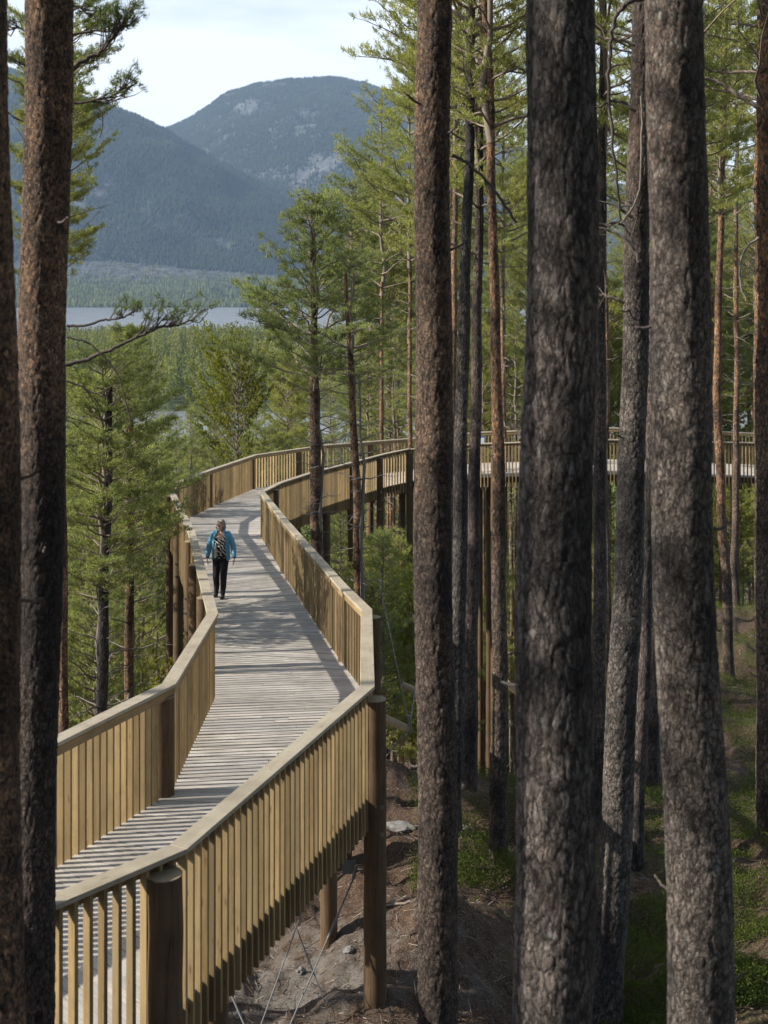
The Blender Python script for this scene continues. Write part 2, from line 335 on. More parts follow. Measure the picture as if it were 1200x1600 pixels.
def ground_z(x, y):
    x = np.asarray(x, float); y = np.asarray(y, float)
    a = x / np.maximum(y, 4.0); u = 600 + F * a
    L_ = np.interp(y, yt, zl); C_ = np.interp(y, yt, zc); R_ = np.interp(y, yt, zr_)
    wl = 1 - sstep(-0.10, 0.0, a); wr = sstep(0.10, 0.2, a)
    z = L_ * wl + C_ * (1 - wl) * (1 - wr) + R_ * (1 - wl) * wr
    near = 1 - sstep(50, 90, np.hypot(x, y))
    z = z + near * ((fbm(x * 0.45, y * 0.45, 3, 3) - 0.5) * 1.0 + (fbm(x * 1.9, y * 1.9, 4, 5) - 0.5) * 0.50)
    z = z + near * 1.6 * sstep(0.12, .26, a) * np.exp(-((y - 43) / 4.5) ** 2)
    z = z + near * 0.55 * np.exp(-(((x - 0.9) / 0.9) ** 2 + ((y - 17.2) / 1.5) ** 2))
    mid = sstep(70, 140, y) * (1 - sstep(3200, 3400, y))
    z = z + mid * (fbm(x / 60, y / 60, 4, 11) - 0.5) * 5 * np.where((z < -51), 0, 1)
    z = z + sstep(3380, 3600, y) * (1 - sstep(4300, 4600, y)) * (fbm(x / 150, y / 150, 4, 61) - .4) * 60
    hill = sstep(560, 800, y) * (1 - sstep(1000, 1350, y)); z = z + hill * (fbm(x / 240, y / 240, 3, 21) - .35) * 9
    return z
def mount_z(x, y):
    a = x / np.maximum(y, 4.0); u = 600 + F * a
    n1 = fbm(x / 900, y / 900, 5, 31) - 0.5; n2 = fbm(x / 170, y / 170, 4, 41) - 0.5
    cA = 5300.; hA = (V0 - np.interp(u, RA[:, 0], RA[:, 1])) / F * cA
    cB = 7200.; hB = (V0 - np.interp(u, RB[:, 0], RB[:, 1])) / F * cB
    tA = np.clip((y - 4050) / (cA - 4050), 0, 1); tB = np.clip((y - 4400) / (cB - 4400), 0, 1)
    pA = np.sin(tA * math.pi / 2) ** 1.15; pB = np.sin(tB * math.pi / 2) ** 1.35
    zA = hA * pA - np.maximum(y - cA, 0) * 0.5; zB = hB * pB - np.maximum(y - cB, 0) * 0.35
    k = 25.0; z = np.maximum(zA, zB) + k * np.exp(-np.abs(zA - zB) / k) * 0.5
    en = np.clip((z) / 200, 0, 1) 
    keep = np.where(zA > zB, 1 - 0.9 * np.exp(-((y - cA) / 260) ** 2), 1 - 0.9 * np.exp(-((y - cB) / 420) ** 2))
    z = z + en * (n1 * 260 * keep + n2 * 62 * (0.25 + 0.75 * keep))
    return z
def full_z(x, y):
    g = ground_z(x, y); far = np.asarray(y) > 4000
    if np.any(far):
        mz = mount_z(np.asarray(x, float), np.asarray(y, float)); g = np.where(far, np.maximum(g, mz), g)
    return g

th_f = np.radians(np.arange(-23, 23.01, 0.10)); th_b = np.radians(np.concatenate([np.arange(24, 90, 3), np.arange(90, 270, 12), np.arange(270, 336.5, 3)]))
th = np.concatenate([th_f, th_b]); nth = len(th)
rr = np.concatenate([np.linspace(0.6, 3.6, 5), np.exp(np.linspace(math.log(4), math.log(70), 260)), np.exp(np.linspace(math.log(71), math.log(3380), 240)), np.linspace(3395, 8000, 330)])
TH, RR = np.meshgrid(th, rr); X = RR * np.sin(TH); Y = RR * np.cos(TH); Z = full_z(X, Y)
def sheet(name, i0, i1, mat):
    x = X[i0:i1].ravel(); y = Y[i0:i1].ravel(); z = Z[i0:i1].ravel(); nr = i1 - i0
    I, J = np.meshgrid(np.arange(nr - 1), np.arange(nth), indexing='ij'); J2 = (J + 1) % nth
    f = np.stack([I * nth + J, (I + 1) * nth + J, (I + 1) * nth + J2, I * nth + J2], -1).reshape(-1, 4)[:, ::-1]
    me = np_mesh(name, np.stack([x, y, z], 1), f, True); o = link(name, me, None, mat); tag(o, kind='structure'); return o
# ground material: needle litter, moss and pale trodden sand
m, t, p, o = newmat('forest_floor')
n1 = noise_n(t, 0.55, 6, 0.62); n2 = noise_n(t, 14, 7, 0.7); n3 = noise_n(t, 2.4, 6, 0.65); n4 = noise_n(t, 45, 5, 0.7)
c = mixc(t, ramp(t, [(0.3, (0, 0, 0)), (0.7, (1, 1, 1))], n2.outputs[0]).outputs[0], (0.028, 0.018, 0.013), (0.120, 0.076, 0.052))
c = mixc(t, ramp(t, [(0.52, (0, 0, 0)), (0.66, (1, 1, 1))], n4.outputs[0]).outputs[0], c, (0.30, 0.21, 0.14))
mo = ramp(t, [(0.50, (0, 0, 0)), (0.60, (1, 1, 1))], n1.outputs[0])
pos = N(t, 'ShaderNodeNewGeometry').outputs['Position']; sxyz = N(t, 'ShaderNodeSeparateXYZ'); t.links.new(pos, sxyz.inputs[0])
ml = ramp(t, [(0, (0, 0, 0)), (1, (1, 1, 1))], mth(t, 'MULTIPLY', mth(t, 'ADD', sxyz.outputs[0], -1.0), 0.5))
mossf = mth(t, 'MULTIPLY', mth(t, 'MULTIPLY', mo.outputs[0], ml.outputs[0]), 0.75)
c = mixc(t, mossf, c, mixc(t, n2.outputs[0], (0.045, 0.052, 0.020), (0.125, 0.14, 0.045)))
sp = N(t, 'ShaderNodeVectorMath', operation='DISTANCE'); sp.inputs[1].default_value = (-1.7, 16.2, -8.9); t.links.new(pos, sp.inputs[0])
sm = ramp(t, [(0.10, (1, 1, 1)), (0.52, (0, 0, 0))], mth(t, 'ADD', mth(t, 'MULTIPLY', sp.outputs['Value'], 0.18), mth(t, 'MULTIPLY', mth(t, 'SUBTRACT', n3.outputs[0], 0.5), 1.6)))
c = mixc(t, mth(t, 'MULTIPLY', sm.outputs[0], 0.75), c, mixc(t, n4.outputs[0], (0.11, 0.10, 0.09), (0.30, 0.285, 0.26)))
fy = ramp(t, [(0, (0, 0, 0)), (1, (1, 1, 1))], mth(t, 'MULTIPLY', mth(t, 'ADD', sxyz.outputs[1], -35), 0.02))
c = mixc(t, mth(t, 'MULTIPLY', fy.outputs[0], 0.8), c, (0.05, 0.065, 0.025))
t.links.new(c, p.inputs['Base Color']); p.inputs['Roughness'].default_value = 0.95
t.links.new(bump(t, mth(t, 'ADD', n2.outputs[0], mth(t, 'MULTIPLY', n4.outputs[0], 0.5)), 0.9, 0.05, ), p.inputs['Normal']); M['floor'] = m
m, t, p, o = newmat('far_forest_floor'); n1 = noise_n(t, 0.05, 5); t.links.new(mixc(t, n1.outputs[0], (0.03, 0.045, 0.02), (0.075, 0.095, 0.04)), p.inputs['Base Color']); p.inputs['Roughness'].default_value = 1; M['farfloor'] = m
m, t, p, o = newmat('mountain_rock')
n1 = noise_n(t, 0.0035, 8, 0.62); n2 = noise_n(t, 0.03, 6, 0.7); n3 = noise_n(t, 0.0016, 4, 0.5)
c = mixc(t, ramp(t, [(0.35, (0, 0, 0)), (0.65, (1, 1, 1))], n2.outputs[0]).outputs[0], (0.055, 0.06, 0.06), (0.165, 0.165, 0.165))
c = mixc(t, ramp(t, [(0.44, (0, 0, 0)), (0.58, (1, 1, 1))], mth(t, 'ADD', mth(t, 'MULTIPLY', n1.outputs[0], 0.7), mth(t, 'MULTIPLY', n2.outputs[0], 0.3))).outputs[0], c, (0.045, 0.06, 0.035))
t.links.new(c, p.inputs['Base Color']); p.inputs['Roughness'].default_value = 0.95
t.links.new(bump(t, mth(t, 'ADD', n1.outputs[0], mth(t, 'MULTIPLY', n2.outputs[0], .4)), 0.8, 30), p.inputs['Normal']); M['rock'] = m
iA = int(np.searchsorted(rr, 140)); iB = int(np.searchsorted(rr, 4120))
sheet('ground', 0, iA + 1, M['floor']); sheet('valley_floor', iA, iB + 1, M['farfloor']); sheet('mountain', iB, len(rr), M['rock'])
# lake
m, t, p, o = newmat('lake_water'); p.inputs['Base Color'].default_value = (0.17, 0.185, 0.195, 1); p.inputs['Roughness'].default_value = 0.30; p.inputs['Specular IOR Level'].default_value = 1.0
n1 = noise_n(t, 0.35, 4, 0.6, None, (1, 0.5, 1)); n2 = noise_n(t, 0.010, 3, 0.5, None, (0.35, 2.2, 1))
rg = N(t, 'ShaderNodeMapRange'); rg.inputs[1].default_value = .42; rg.inputs[2].default_value = .58; rg.inputs[3].default_value = 0.10; rg.inputs[4].default_value = 0.9; t.links.new(n2.outputs[0], rg.inputs[0])
b = N(t, 'ShaderNodeBump'); b.inputs['Distance'].default_value = 4.0; t.links.new(n1.outputs[0], b.inputs['Height']); t.links.new(rg.outputs[0], b.inputs['Strength']); t.links.new(b.outputs[0], p.inputs['Normal']); M['water'] = m
lv = [(-3500, 200, -51), (3500, 200, -51), (3500, 3700, -51), (-3500, 3700, -51)]
lk = link('lake', np_mesh('lake', lv, [(0, 1, 2, 3)]), None, M['water']); tag(lk, kind='structure')

# ------------------------------------------------------------------ far woods (uncountable masses)
def cones(x, y, z, h, w, ns=5, jit=0.3, tiers=1):
    n = len(x); V = []; Fc = []; vb = 0
    for ti in range(tiers):
        z0 = z + h * (0.12 + 0.62 * ti / tiers); z1 = z + h * (1.0 if ti == tiers - 1 else 0.45 + 0.6 * (ti + 0.6) / tiers)
        ww = w * (1 - 0.72 * ti / max(tiers, 1))
        ang = rng.uniform(0, 6.28, n)[:, None] + np.arange(ns)[None] * 2 * math.pi / ns
        rad = ww[:, None] * 0.5 * rng.uniform(1 - jit, 1 + jit, (n, ns))
        ring = np.stack([x[:, None] + rad * np.cos(ang), y[:, None] + rad * np.sin(ang), z0[:, None] + h[:, None] * rng.uniform(-.05, .07, (n, ns))], -1)
        top = np.stack([x + rng.normal(0, 1, n) * ww * .05, y, np.minimum(z1, z + h)], -1)[:, None]
        v = np.concatenate([ring, top], 1).reshape(-1, 3)
        b_ = (np.arange(n) * (ns + 1))[:, None] + vb; k = np.arange(ns)[None]
        f = np.stack([b_ + k, b_ + (k + 1) % ns, np.broadcast_to(b_ + ns, (n, ns))], -1).reshape(-1, 3)
        V.append(v); Fc.append(f); vb += n * (ns + 1)
    return np.concatenate(V), np.concatenate(Fc)
# tiny spires on the mountain, thinner on the bare rock
n = 270000; y = rng.uniform(4150, 7450, n); u = rng.uniform(-120, 1280, n); x = (u - 600) / F * y; z = full_z(x, y)
dens = 0.62 * fbm(x / 330, y / 330, 5, 77) + 0.38 * fbm(x / 75, y / 75, 3, 78)
hgt = sstep(350, 900, z)
keep = (z > -45) & (rng.uniform(0, 1, n) < sstep(0.36, 0.58, dens + 0.070 - 0.05 * hgt + .25 * (1 - sstep(20, 160, z)))) 
x, y, z = x[keep], y[keep], z[keep]; h = rng.uniform(10, 24, len(x)); v, f = cones(x, y, z - 1, h, h * rng.uniform(.32, .5, len(x)), 4)
fo = link('mountain_forest', np_mesh('mountain_forest', v, f), None, M['hillforest']); tag(fo, 'dark conifer forest covering the distant blue mountain slopes', 'forest', kind='stuff')
n = 30000; y = rng.uniform(3340, 4400, n); u = rng.uniform(-60, 1260, n); x = (u - 600) / F * y; z = full_z(x, y)
h = rng.uniform(10, 19, n) * np.where(y > 4100, .7, 1); v, f = cones(x, y, z - 1, h, h * rng.uniform(.3, .45, n), 5, .3, 2)
fo = link('far_shore_forest', np_mesh('far_shore_forest', v, f, False, {'tv': np.tile(np.repeat(np.clip(rng.normal(.22, .16, n), 0, 1), 6), 2)}), None, M['forest']); tag(fo, 'strip of green forest along the far shore of the lake', 'forest', kind='stuff')
def blobs(x, y, z, h, w, nl=70, ls=0.9, point=None):
    """woods seen from afar: each crown a loose volume of leaf-clump faces plus a stem"""
    n = len(x); tt = rng.uniform(0, 1, (n, nl)) ** 0.8
    if point is None: point = rng.uniform(0, 1, n)
    prof = (np.sqrt(np.clip(1 - (2 * tt - 0.75) ** 2 * 0.8, 0.02, 1)) * (1 - point[:, None]) + (1.02 - tt) * 1.05 * point[:, None])
    ang = rng.uniform(0, 6.28, (n, nl)); rad = w[:, None] * 0.5 * prof * rng.uniform(0.7, 1.05, (n, nl))
    cx = x[:, None] + rad * np.cos(ang); cy = y[:, None] + rad * np.sin(ang); cz = z[:, None] + h[:, None] * (0.05 + 0.95 * tt)
    c = np.stack([cx, cy, cz], -1).reshape(-1, 3); s = (ls * rng.uniform(0.6, 1.4, (n, nl)) * (1.1 - 0.5 * tt)).reshape(-1)
    k = 3; m_ = len(c)
    on_ = np.stack([np.cos(ang), np.sin(ang), np.full((n, nl), .35)], -1).reshape(-1, 3) + rng.normal(0, .38, (m_, 3)); on_ /= np.linalg.norm(on_, axis=1)[:, None]
    d1 = np.cross(on_, rng.normal(0, 1, (m_, 3))); d1 /= np.linalg.norm(d1, axis=1)[:, None]; d2 = np.cross(on_, d1)
    v = np.stack([c + d1 * s[:, None], c - d1 * s[:, None] * .8 + d2 * s[:, None] * .3, c + d2 * s[:, None] * .9], 1).reshape(-1, 3)
    f = np.arange(m_ * 3).reshape(-1, 3)
    return v, f
def tvs(n, k): return {'tv': np.repeat(np.clip(rng.normal(.5, .33, n), 0, 1), k)}
n = 4300; y = 516 + (1330 - 516) * rng.uniform(0, 1, n) ** 1.15; u = rng.uniform(60, 1240, n); x = (u - 600) / F * y; z = full_z(x, y); k = z > -50.9
x, y, z = x[k], y[k], z[k]; h = rng.uniform(11, 21, len(x)) * (1 - .5 * sstep(850, 1250, y)); v, f = blobs(x, y, z, h, h * rng.uniform(.30, .46, len(x)), 130, 0.8)
fo = link('peninsula_forest', np_mesh('peninsula_forest', v, f, False, tvs(len(x), 390)), None, M['forest']); tag(fo, 'dense mixed forest on the wooded land before the far lake', 'forest', kind='stuff')
n = 2900; y = rng.uniform(125, 322, n); u = rng.uniform(-40, 1260, n); x = (u - 600) / F * y; z = full_z(x, y)
pen = rng.uniform(0, 1, n) < np.where(u < 470, 0.9, 1.0); x, y, z = x[pen], y[pen], z[pen]
h = rng.uniform(11, 19, len(x)); v, f = blobs(x, y, z, h, h * rng.uniform(.3, .42, len(x)), 420, 0.32)
fo = link('valley_forest', np_mesh('valley_forest', v, f, False, tvs(len(x), 1260)), None, M['forest']); tag(fo, 'mass of green trees on the slope running down to the near water', 'forest', kind='stuff')
# ------------------------------------------------------------------ tree kit
class Tubes:
    def __init__(s): s.v = []; s.f = []; s.n = 0
    def add(s, pts, r0, r1, k=4):
        pts = np.asarray(pts, float); m = len(pts)
        tan = np.gradient(pts, axis=0); tan /= np.linalg.norm(tan, axis=1)[:, None] + 1e-9
        ref = np.cross(tan, np.array([0.31, 0.22, 0.92])); ref /= np.linalg.norm(ref, axis=1)[:, None] + 1e-9
        bi = np.cross(tan, ref); r = np.linspace(r0, r1, m)[:, None, None]
        a = np.arange(k) * 2 * math.pi / k
        ring = pts[:, None] + r * (ref[:, None] * np.cos(a)[None, :, None] + bi[:, None] * np.sin(a)[None, :, None])
        s.v.append(ring.reshape(-1, 3)); I, J = np.meshgrid(np.arange(m - 1), np.arange(k), indexing='ij'); J2 = (J + 1) % k
        s.f.append(np.stack([I * k + J, I * k + J2, (I + 1) * k + J2, (I + 1) * k + J], -1).reshape(-1, 4) + s.n); s.n += m * k
    def mesh(s, name): return np_mesh(name, np.concatenate(s.v), np.concatenate(s.f), True)
def tufts(name, C, D, nb=9, ln=0.13, wd=0.024, spread=0.75, up=0.25):
    C = np.asarray(C, float); D = np.asarray(D, float); n = len(C)
    d = D[:, None] * 0.75 + rng.normal(0, spread, (n, nb, 3)) * 0.7 + np.array([0, 0, up]); d /= np.linalg.norm(d, axis=2)[:, :, None]
    l = ln * rng.uniform(0.7, 1.25, (n, nb, 1)); c = C[:, None] + rng.normal(0, ln * 0.25, (n, nb, 3))
    pr = np.cross(d, rng.normal(0, 1, (n, nb, 3))); pr /= np.linalg.norm(pr, axis=2)[:, :, None] + 1e-9
    hw = wd * rng.uniform(0.7, 1.3, (n, nb, 1)) / 2
    v = np.stack([c - pr * hw, c + pr * hw, c + d * l], 2).reshape(-1, 3)
    return np_mesh(name, v, np.arange(len(v)).reshape(-1, 3))
def crown(seed, L, Rm, prof, step=0.36, per=(3, 5), rise=(0.05, 0.35), dense=1.0, nb=10, ln=0.12, wd=0.021, flat=True, droop=0.0, bare=0.0, name='pine'):
    g = np.random.default_rng(seed); T = Tubes(); C = []; D = []
    lead = [np.array([0, 0, -0.2])]
    nz = 8
    for i in range(1, nz + 1): lead.append(np.array([g.normal(0, .05), g.normal(0, .05), L * i / nz]))
    T.add(lead, 0.085, 0.012, 6)
    z = 0.1; side_w = g.uniform(0.7, 1.25, 8)
    while z < L - 0.15:
        tz = z / L; k = g.integers(per[0], per[1] + 1); a0 = g.uniform(0, 6.28)
        for i in range(k):
            az = a0 + i * 2 * math.pi / k + g.normal(0, .3)
            ll = Rm * prof(tz) * g.uniform(0.5, 1.2) * side_w[int(az / 0.785) % 8]
            if ll < 0.12: continue
            m = 7; s = np.linspace(0, 1, m); ri = g.uniform(*rise) + 0.45 * tz; cv = g.uniform(0.0, 0.35) - droop
            dirh = np.array([math.cos(az), math.sin(az), 0]); per_ = np.array([-math.sin(az), math.cos(az), 0])
            wob = np.cumsum(g.normal(0, .035, m)) * ll; wob -= wob[0]; wz = np.cumsum(g.normal(0, .025, m)) * ll; wz -= wz[0]
            pts = np.array([0, 0, z]) + np.outer(ll * s, dirh) + np.outer(wob, per_) + np.outer(ll * (ri * s + cv * s * s) + wz, [0, 0, 1])
            br = 0.010 + 0.012 * ll
            T.add(pts, br, 0.004, 4)
            isbare = g.uniform() < bare
            ns = max(3, int(ll / 0.16 * (0.5 if isbare else 1))); s0 = 0.25 if ll < .8 else 0.34
            for j in range(ns):
                sj = s0 + (1 - s0) * (j + g.uniform(0, .8)) / ns
                if sj > 1: sj = 1.0
                p = np.array([np.interp(sj, s, pts[:, q]) for q in range(3)])
                sg = 1 if j % 2 else -1; an = g.uniform(0.45, 1.1) * sg
                l2 = (0.16 + 0.34 * ll * (1.05 - sj)) * g.uniform(.6, 1.25)
                d2 = dirh * math.cos(an) + per_ * math.sin(an) + np.array([0, 0, g.uniform(0.0, 0.55) - droop * .6]); d2 /= np.linalg.norm(d2)
                q1 = p + d2 * l2 * .5 + np.array([0, 0, 0.0]); q2 = p + d2 * l2 + np.array([0, 0, 0.10 * l2])
                T.add([p, q1, q2], 0.006, 0.003, 3)
                if isbare: continue
                nt_ = max(2, int(l2 / 0.075 * dense))
                for q in range(nt_):
                    f = 0.25 + 0.75 * (q + 1) / nt_; pc = p + d2 * l2 * f + g.normal(0, .035, 3); pc[2] += 0.03 + .10 * l2 * f
                    C.append(pc); D.append(d2 * .6 + np.array([0, 0, .5 - droop]))
        z += step * g.uniform(0.6, 1.4) * (1.15 - 0.5 * tz)
    for q in range(10):
        C.append(np.array([g.normal(0, .04), g.normal(0, .04), L - q * .05])); D.append(np.array([0, 0, 1.]))
    return T.mesh(name + '_branches'), (tufts(name + '_foliage', C, D, nb, ln, wd) if len(C) > 20 else None)
pf_forest = lambda t: (0.45 + 0.75 * math.sin(min(1, t * 1.25 + .12) * math.pi) ** 0.8) * (1 - 0.25 * t) if t < 0.97 else 0.2
pf_cone = lambda t: (1.05 - t) * (0.75 + 0.25 * min(1, t * 5)) + 0.05
pf_young = lambda t: 0.22 + 0.95 * math.sin(math.pi * min(1, (t * .8 + 0.16))) ** 0.9 * (1 - .15 * t)
CR = {}
CR['forest0'] = crown(11, 8.0, 2.1, pf_forest, step=.38, per=(3, 5), dense=.95); CR['forest1'] = crown(12, 8.5, 1.9, pf_forest, step=.46, per=(2, 4), dense=.85, bare=.22); CR['forest2'] = crown(13, 7.5, 2.4, pf_forest, step=.48, per=(3, 4), dense=.85, bare=.2)
CR['young0'] = crown(21, 7.0, 1.75, pf_cone, step=0.29, per=(3, 6), dense=1.3, rise=(.15, .55), bare=.04, nb=11); CR['young1'] = crown(22, 7.5, 2.0, pf_young, step=.29, per=(3, 6), dense=1.25, rise=(.1, .55), bare=.06, nb=11)
CR['bushy'] = crown(71, 5.0, 1.85, lambda t: (.62 + .5 * math.sin(min(1, t * 1.5 + .15) * math.pi)) * (1 - t) ** .45 * 1.05 + .05, step=.27, per=(3, 6), rise=(.1, .65), dense=1.3, nb=11)
CR['sparse'] = crown(31, 6.5, 1.7, pf_forest, step=.5, dense=.8, bare=.45)
CR['bare'] = crown(41, 6.0, 1.3, lambda t: 0.7, step=.55, per=(2, 3), bare=1.0, droop=.25, rise=(-.1, .15))
CR['spruce'] = crown(51, 9.0, 1.7, pf_cone, step=0.26, per=(4, 6), rise=(-.25, -.05), dense=1.1, droop=.1, wd=.03)
CR['birch'] = crown(61, 7.0, 2.0, pf_young, step=.30, per=(3, 5), rise=(.4, .8), dense=.9, nb=7, ln=.085, wd=.075)
# rough, shared trunks for the far trees (unit: metres, base at origin, 14 m tall)
def plain_trunk(seed, H=14.0, r0=0.13, r1=0.06):
    g = np.random.default_rng(seed); n = 18; z = np.linspace(-1.2, H, n); bx = np.cumsum(g.normal(0, .03, n)); by = np.cumsum(g.normal(0, .03, n)); bx -= np.interp(0, z, bx); by -= np.interp(0, z, by)
    k = 10; a = np.arange(k) * 2 * math.pi / k; r = (np.interp(z, [-1.2, 0, .4, H], [r0 * 1.5, r0 * 1.25, r0, r1]))
    v = np.stack([bx[:, None] + r[:, None] * np.cos(a), by[:, None] + r[:, None] * np.sin(a), np.repeat(z[:, None], k, 1)], -1).reshape(-1, 3)
    I, J = np.meshgrid(np.arange(n - 1), np.arange(k), indexing='ij'); J2 = (J + 1) % k
    f = np.stack([I * k + J, I * k + J2, (I + 1) * k + J2, (I + 1) * k + J], -1).reshape(-1, 4)
    org = np.repeat(sstep(3, 9, z), k)
    return np_mesh('trunk', v, f, True, {'org': org, 'fis': np.zeros(len(v))}), (bx[-1], by[-1])
PT = [plain_trunk(s) for s in (1, 2, 3)]
def put_crown(root, kind, loc, s, rz, nmat, tilt=(0, 0), names=('branches', 'foliage'), bmat=None):
    br, fl = CR[kind]
    b_ = link(names[0], br, root, bmat or M['limb']); obs = [b_]
    if fl is not None: obs.append(link(names[1], fl, root, nmat))
    for o_ in obs: o_.location = loc; o_.scale = s if hasattr(s, '__len__') else (s, s, s); o_.rotation_euler = (tilt[0], tilt[1], rz)
    return obs
def gen_tree(x, y, H, kind, label, group, cat='pine tree', name='pine_tree', hc=None, s=1.0, nmat=None, bare=True, sxy=None, zb=None, tr=1.0):
    z = float(full_z(np.array([x]), np.array([y]))[0]) if zb is None else zb
    r = empty(name, (x, y, z)); tag(r, label, cat, group)
    Lc = {'forest0': 8, 'forest1': 8.5, 'forest2': 7.5, 'young0': 7, 'young1': 7.5, 'sparse': 6.5, 'spruce': 9, 'birch': 7}[kind] * s
    hcb = H - Lc; pm, top = PT[random.randrange(3)]
    tk = link('trunk', pm, r, M['bark_far']); tk.scale = (tr, tr, (hcb + 0.4) / 14.0); tk.rotation_euler = (0, 0, 0)
    tx, ty = top[0] * tr, top[1] * tr
    put_crown(r, kind, (tx, ty, hcb), (sxy or s, sxy or s, s), random.uniform(0, 6.28), nmat or M['needle'])
    if bare and hcb > 4:
        b_ = link('dead_branches', CR['bare'][0], r, M['deadwood']); sb = min(1.0, (hcb) / 7.5); b_.location = (tx * .8, ty * .8, hcb - 6.0 * sb); b_.scale = (.9, .9, sb); b_.rotation_euler = (0, 0, random.uniform(0, 6.28))
    return r

# a detailed trunk along a polyline of world points, ground to top, with radius per point
def big_trunk(pts, rad, root, mat, seed, res=0.022, seg=90, depth=0.011, org=None, plate=(13, 4.2)):
    pts = [np.array(p) for p in pts]; pz = np.array([p[2] for p in pts]); o_ = np.argsort(pz); pz = pz[o_]
    px = np.array([p[0] for p in pts])[o_]; py = np.array([p[1] for p in pts])[o_]; rd = np.array(rad, float)[o_]
    vis = (pz[0], pz[-1]); z = np.arange(vis[0], vis[1], res); n = len(z)
    # smooth the polyline
    def sm(a):
        b_ = np.interp(z, pz, a); w_ = max(3, int(0.8 / res)); k_ = np.ones(w_) / w_; bp = np.pad(b_, (w_ // 2, w_ - 1 - w_ // 2), mode='reflect', reflect_type='odd'); return np.convolve(bp, k_, 'valid')
    cx, cy, r = sm(px), sm(py), np.maximum(sm(rd), .02)
    cx = cx + .012 * np.sin(z * 1.9 + seed); cy = cy + .012 * np.cos(z * 1.6 + seed)
    a = np.arange(seg) * 2 * math.pi / seg
    A, Zg = np.meshgrid(a, z); Rg = r[:, None]
    mean_r = float(np.mean(r)); fis = np.zeros(A.shape); dsp = np.zeros(A.shape)
    ca, sa = np.cos(a) * mean_r, np.sin(a) * mean_r
    nv = mn.voronoi; nz_ = mn.noise
    pa, pb = plate
    for i in range(n):
        zi = z[i]
        for j in range(seg):
            q = Vector((ca[j], sa[j], zi)); wx = nz_(q * 6 + Vector((seed, 0, 0))); wy = nz_(q * 6 + Vector((0, seed, 7))); w3 = nz_(q * 22)
            qq = Vector((ca[j] * pa + wx * .7 + w3 * .2 + seed, sa[j] * pa + wy * .7, zi * pb + wx * .9 - w3 * .2))
            d, pt = nv(qq); k_ = pt[0]; hh_ = math.sin(k_.x * 12.9898 + k_.y * 78.233 + k_.z * 37.719) * 43758.5453; hh_ -= math.floor(hh_)
            fis[i, j] = d[1] - d[0]; dsp[i, j] = (hh_ - .5) * 1.0 - (qq.z - k_.z) * .55 + wx * .5 + w3 * .45
    e = np.clip(fis / 0.28, 0, 1); prof = 1 - (1 - e) ** 2
    Rr = Rg * (1 + 0.02 * np.sin(A * 2 + seed) + 0.015 * np.sin(A * 3 + Zg * .8)) + depth * (prof - 1) + depth * .7 * dsp * (.35 + .65 * prof)
    v = np.stack([cx[:, None] + Rr * np.cos(A), cy[:, None] + Rr * np.sin(A), Zg], -1).reshape(-1, 3)
    rl = np.array(root.location); v = v - rl
    I, J = np.meshgrid(np.arange(n - 1), np.arange(seg), indexing='ij'); J2 = (J + 1) % seg
    f = np.stack([I * seg + J, I * seg + J2, (I + 1) * seg + J2, (I + 1) * seg + J], -1).reshape(-1, 4)
    og = np.zeros(n) if org is None else np.array([org(zz) for zz in z]); og = np.repeat(og, seg)
    me = np_mesh('trunk', v, f, True, {'fis': (1 - np.clip(fis / 0.13, 0, 1)).ravel(), 'org': og})
    return link('trunk', me, root, mat)
def limb_part(root, pts, r0, r1, name='branch', mat=None, k=8):
    T = Tubes(); p = np.array([tuple(q) for q in pts]); t_ = np.linspace(0, len(p) - 1, len(p) * 5)
    # Catmull-Rom smoothing
    pp = np.vstack([2 * p[0] - p[1], p, 2 * p[-1] - p[-2]]); out_ = []
    for tt in t_:
        i = min(int(tt), len(p) - 2); f = tt - i; a, b_, c_, d_ = pp[i], pp[i + 1], pp[i + 2], pp[i + 3]
        out_.append(0.5 * (2 * b_ + (c_ - a) * f + (2 * a - 5 * b_ + 4 * c_ - d_) * f * f + (3 * b_ - a - 3 * c_ + d_) * f ** 3))
    out_ = np.array(out_) + rng.normal(0, r0 * .18, (len(out_), 3)) + (lambda w_: w_ - np.linspace(0, 1, len(w_))[:, None] * w_[-1])(np.cumsum(rng.normal(0, r0 * .22, (len(out_), 3)), axis=0)) - np.array(root.location)
    T.add(out_, r0, r1, k); return link(name, T.mesh(name), root, mat or M['dark_limb']), out_
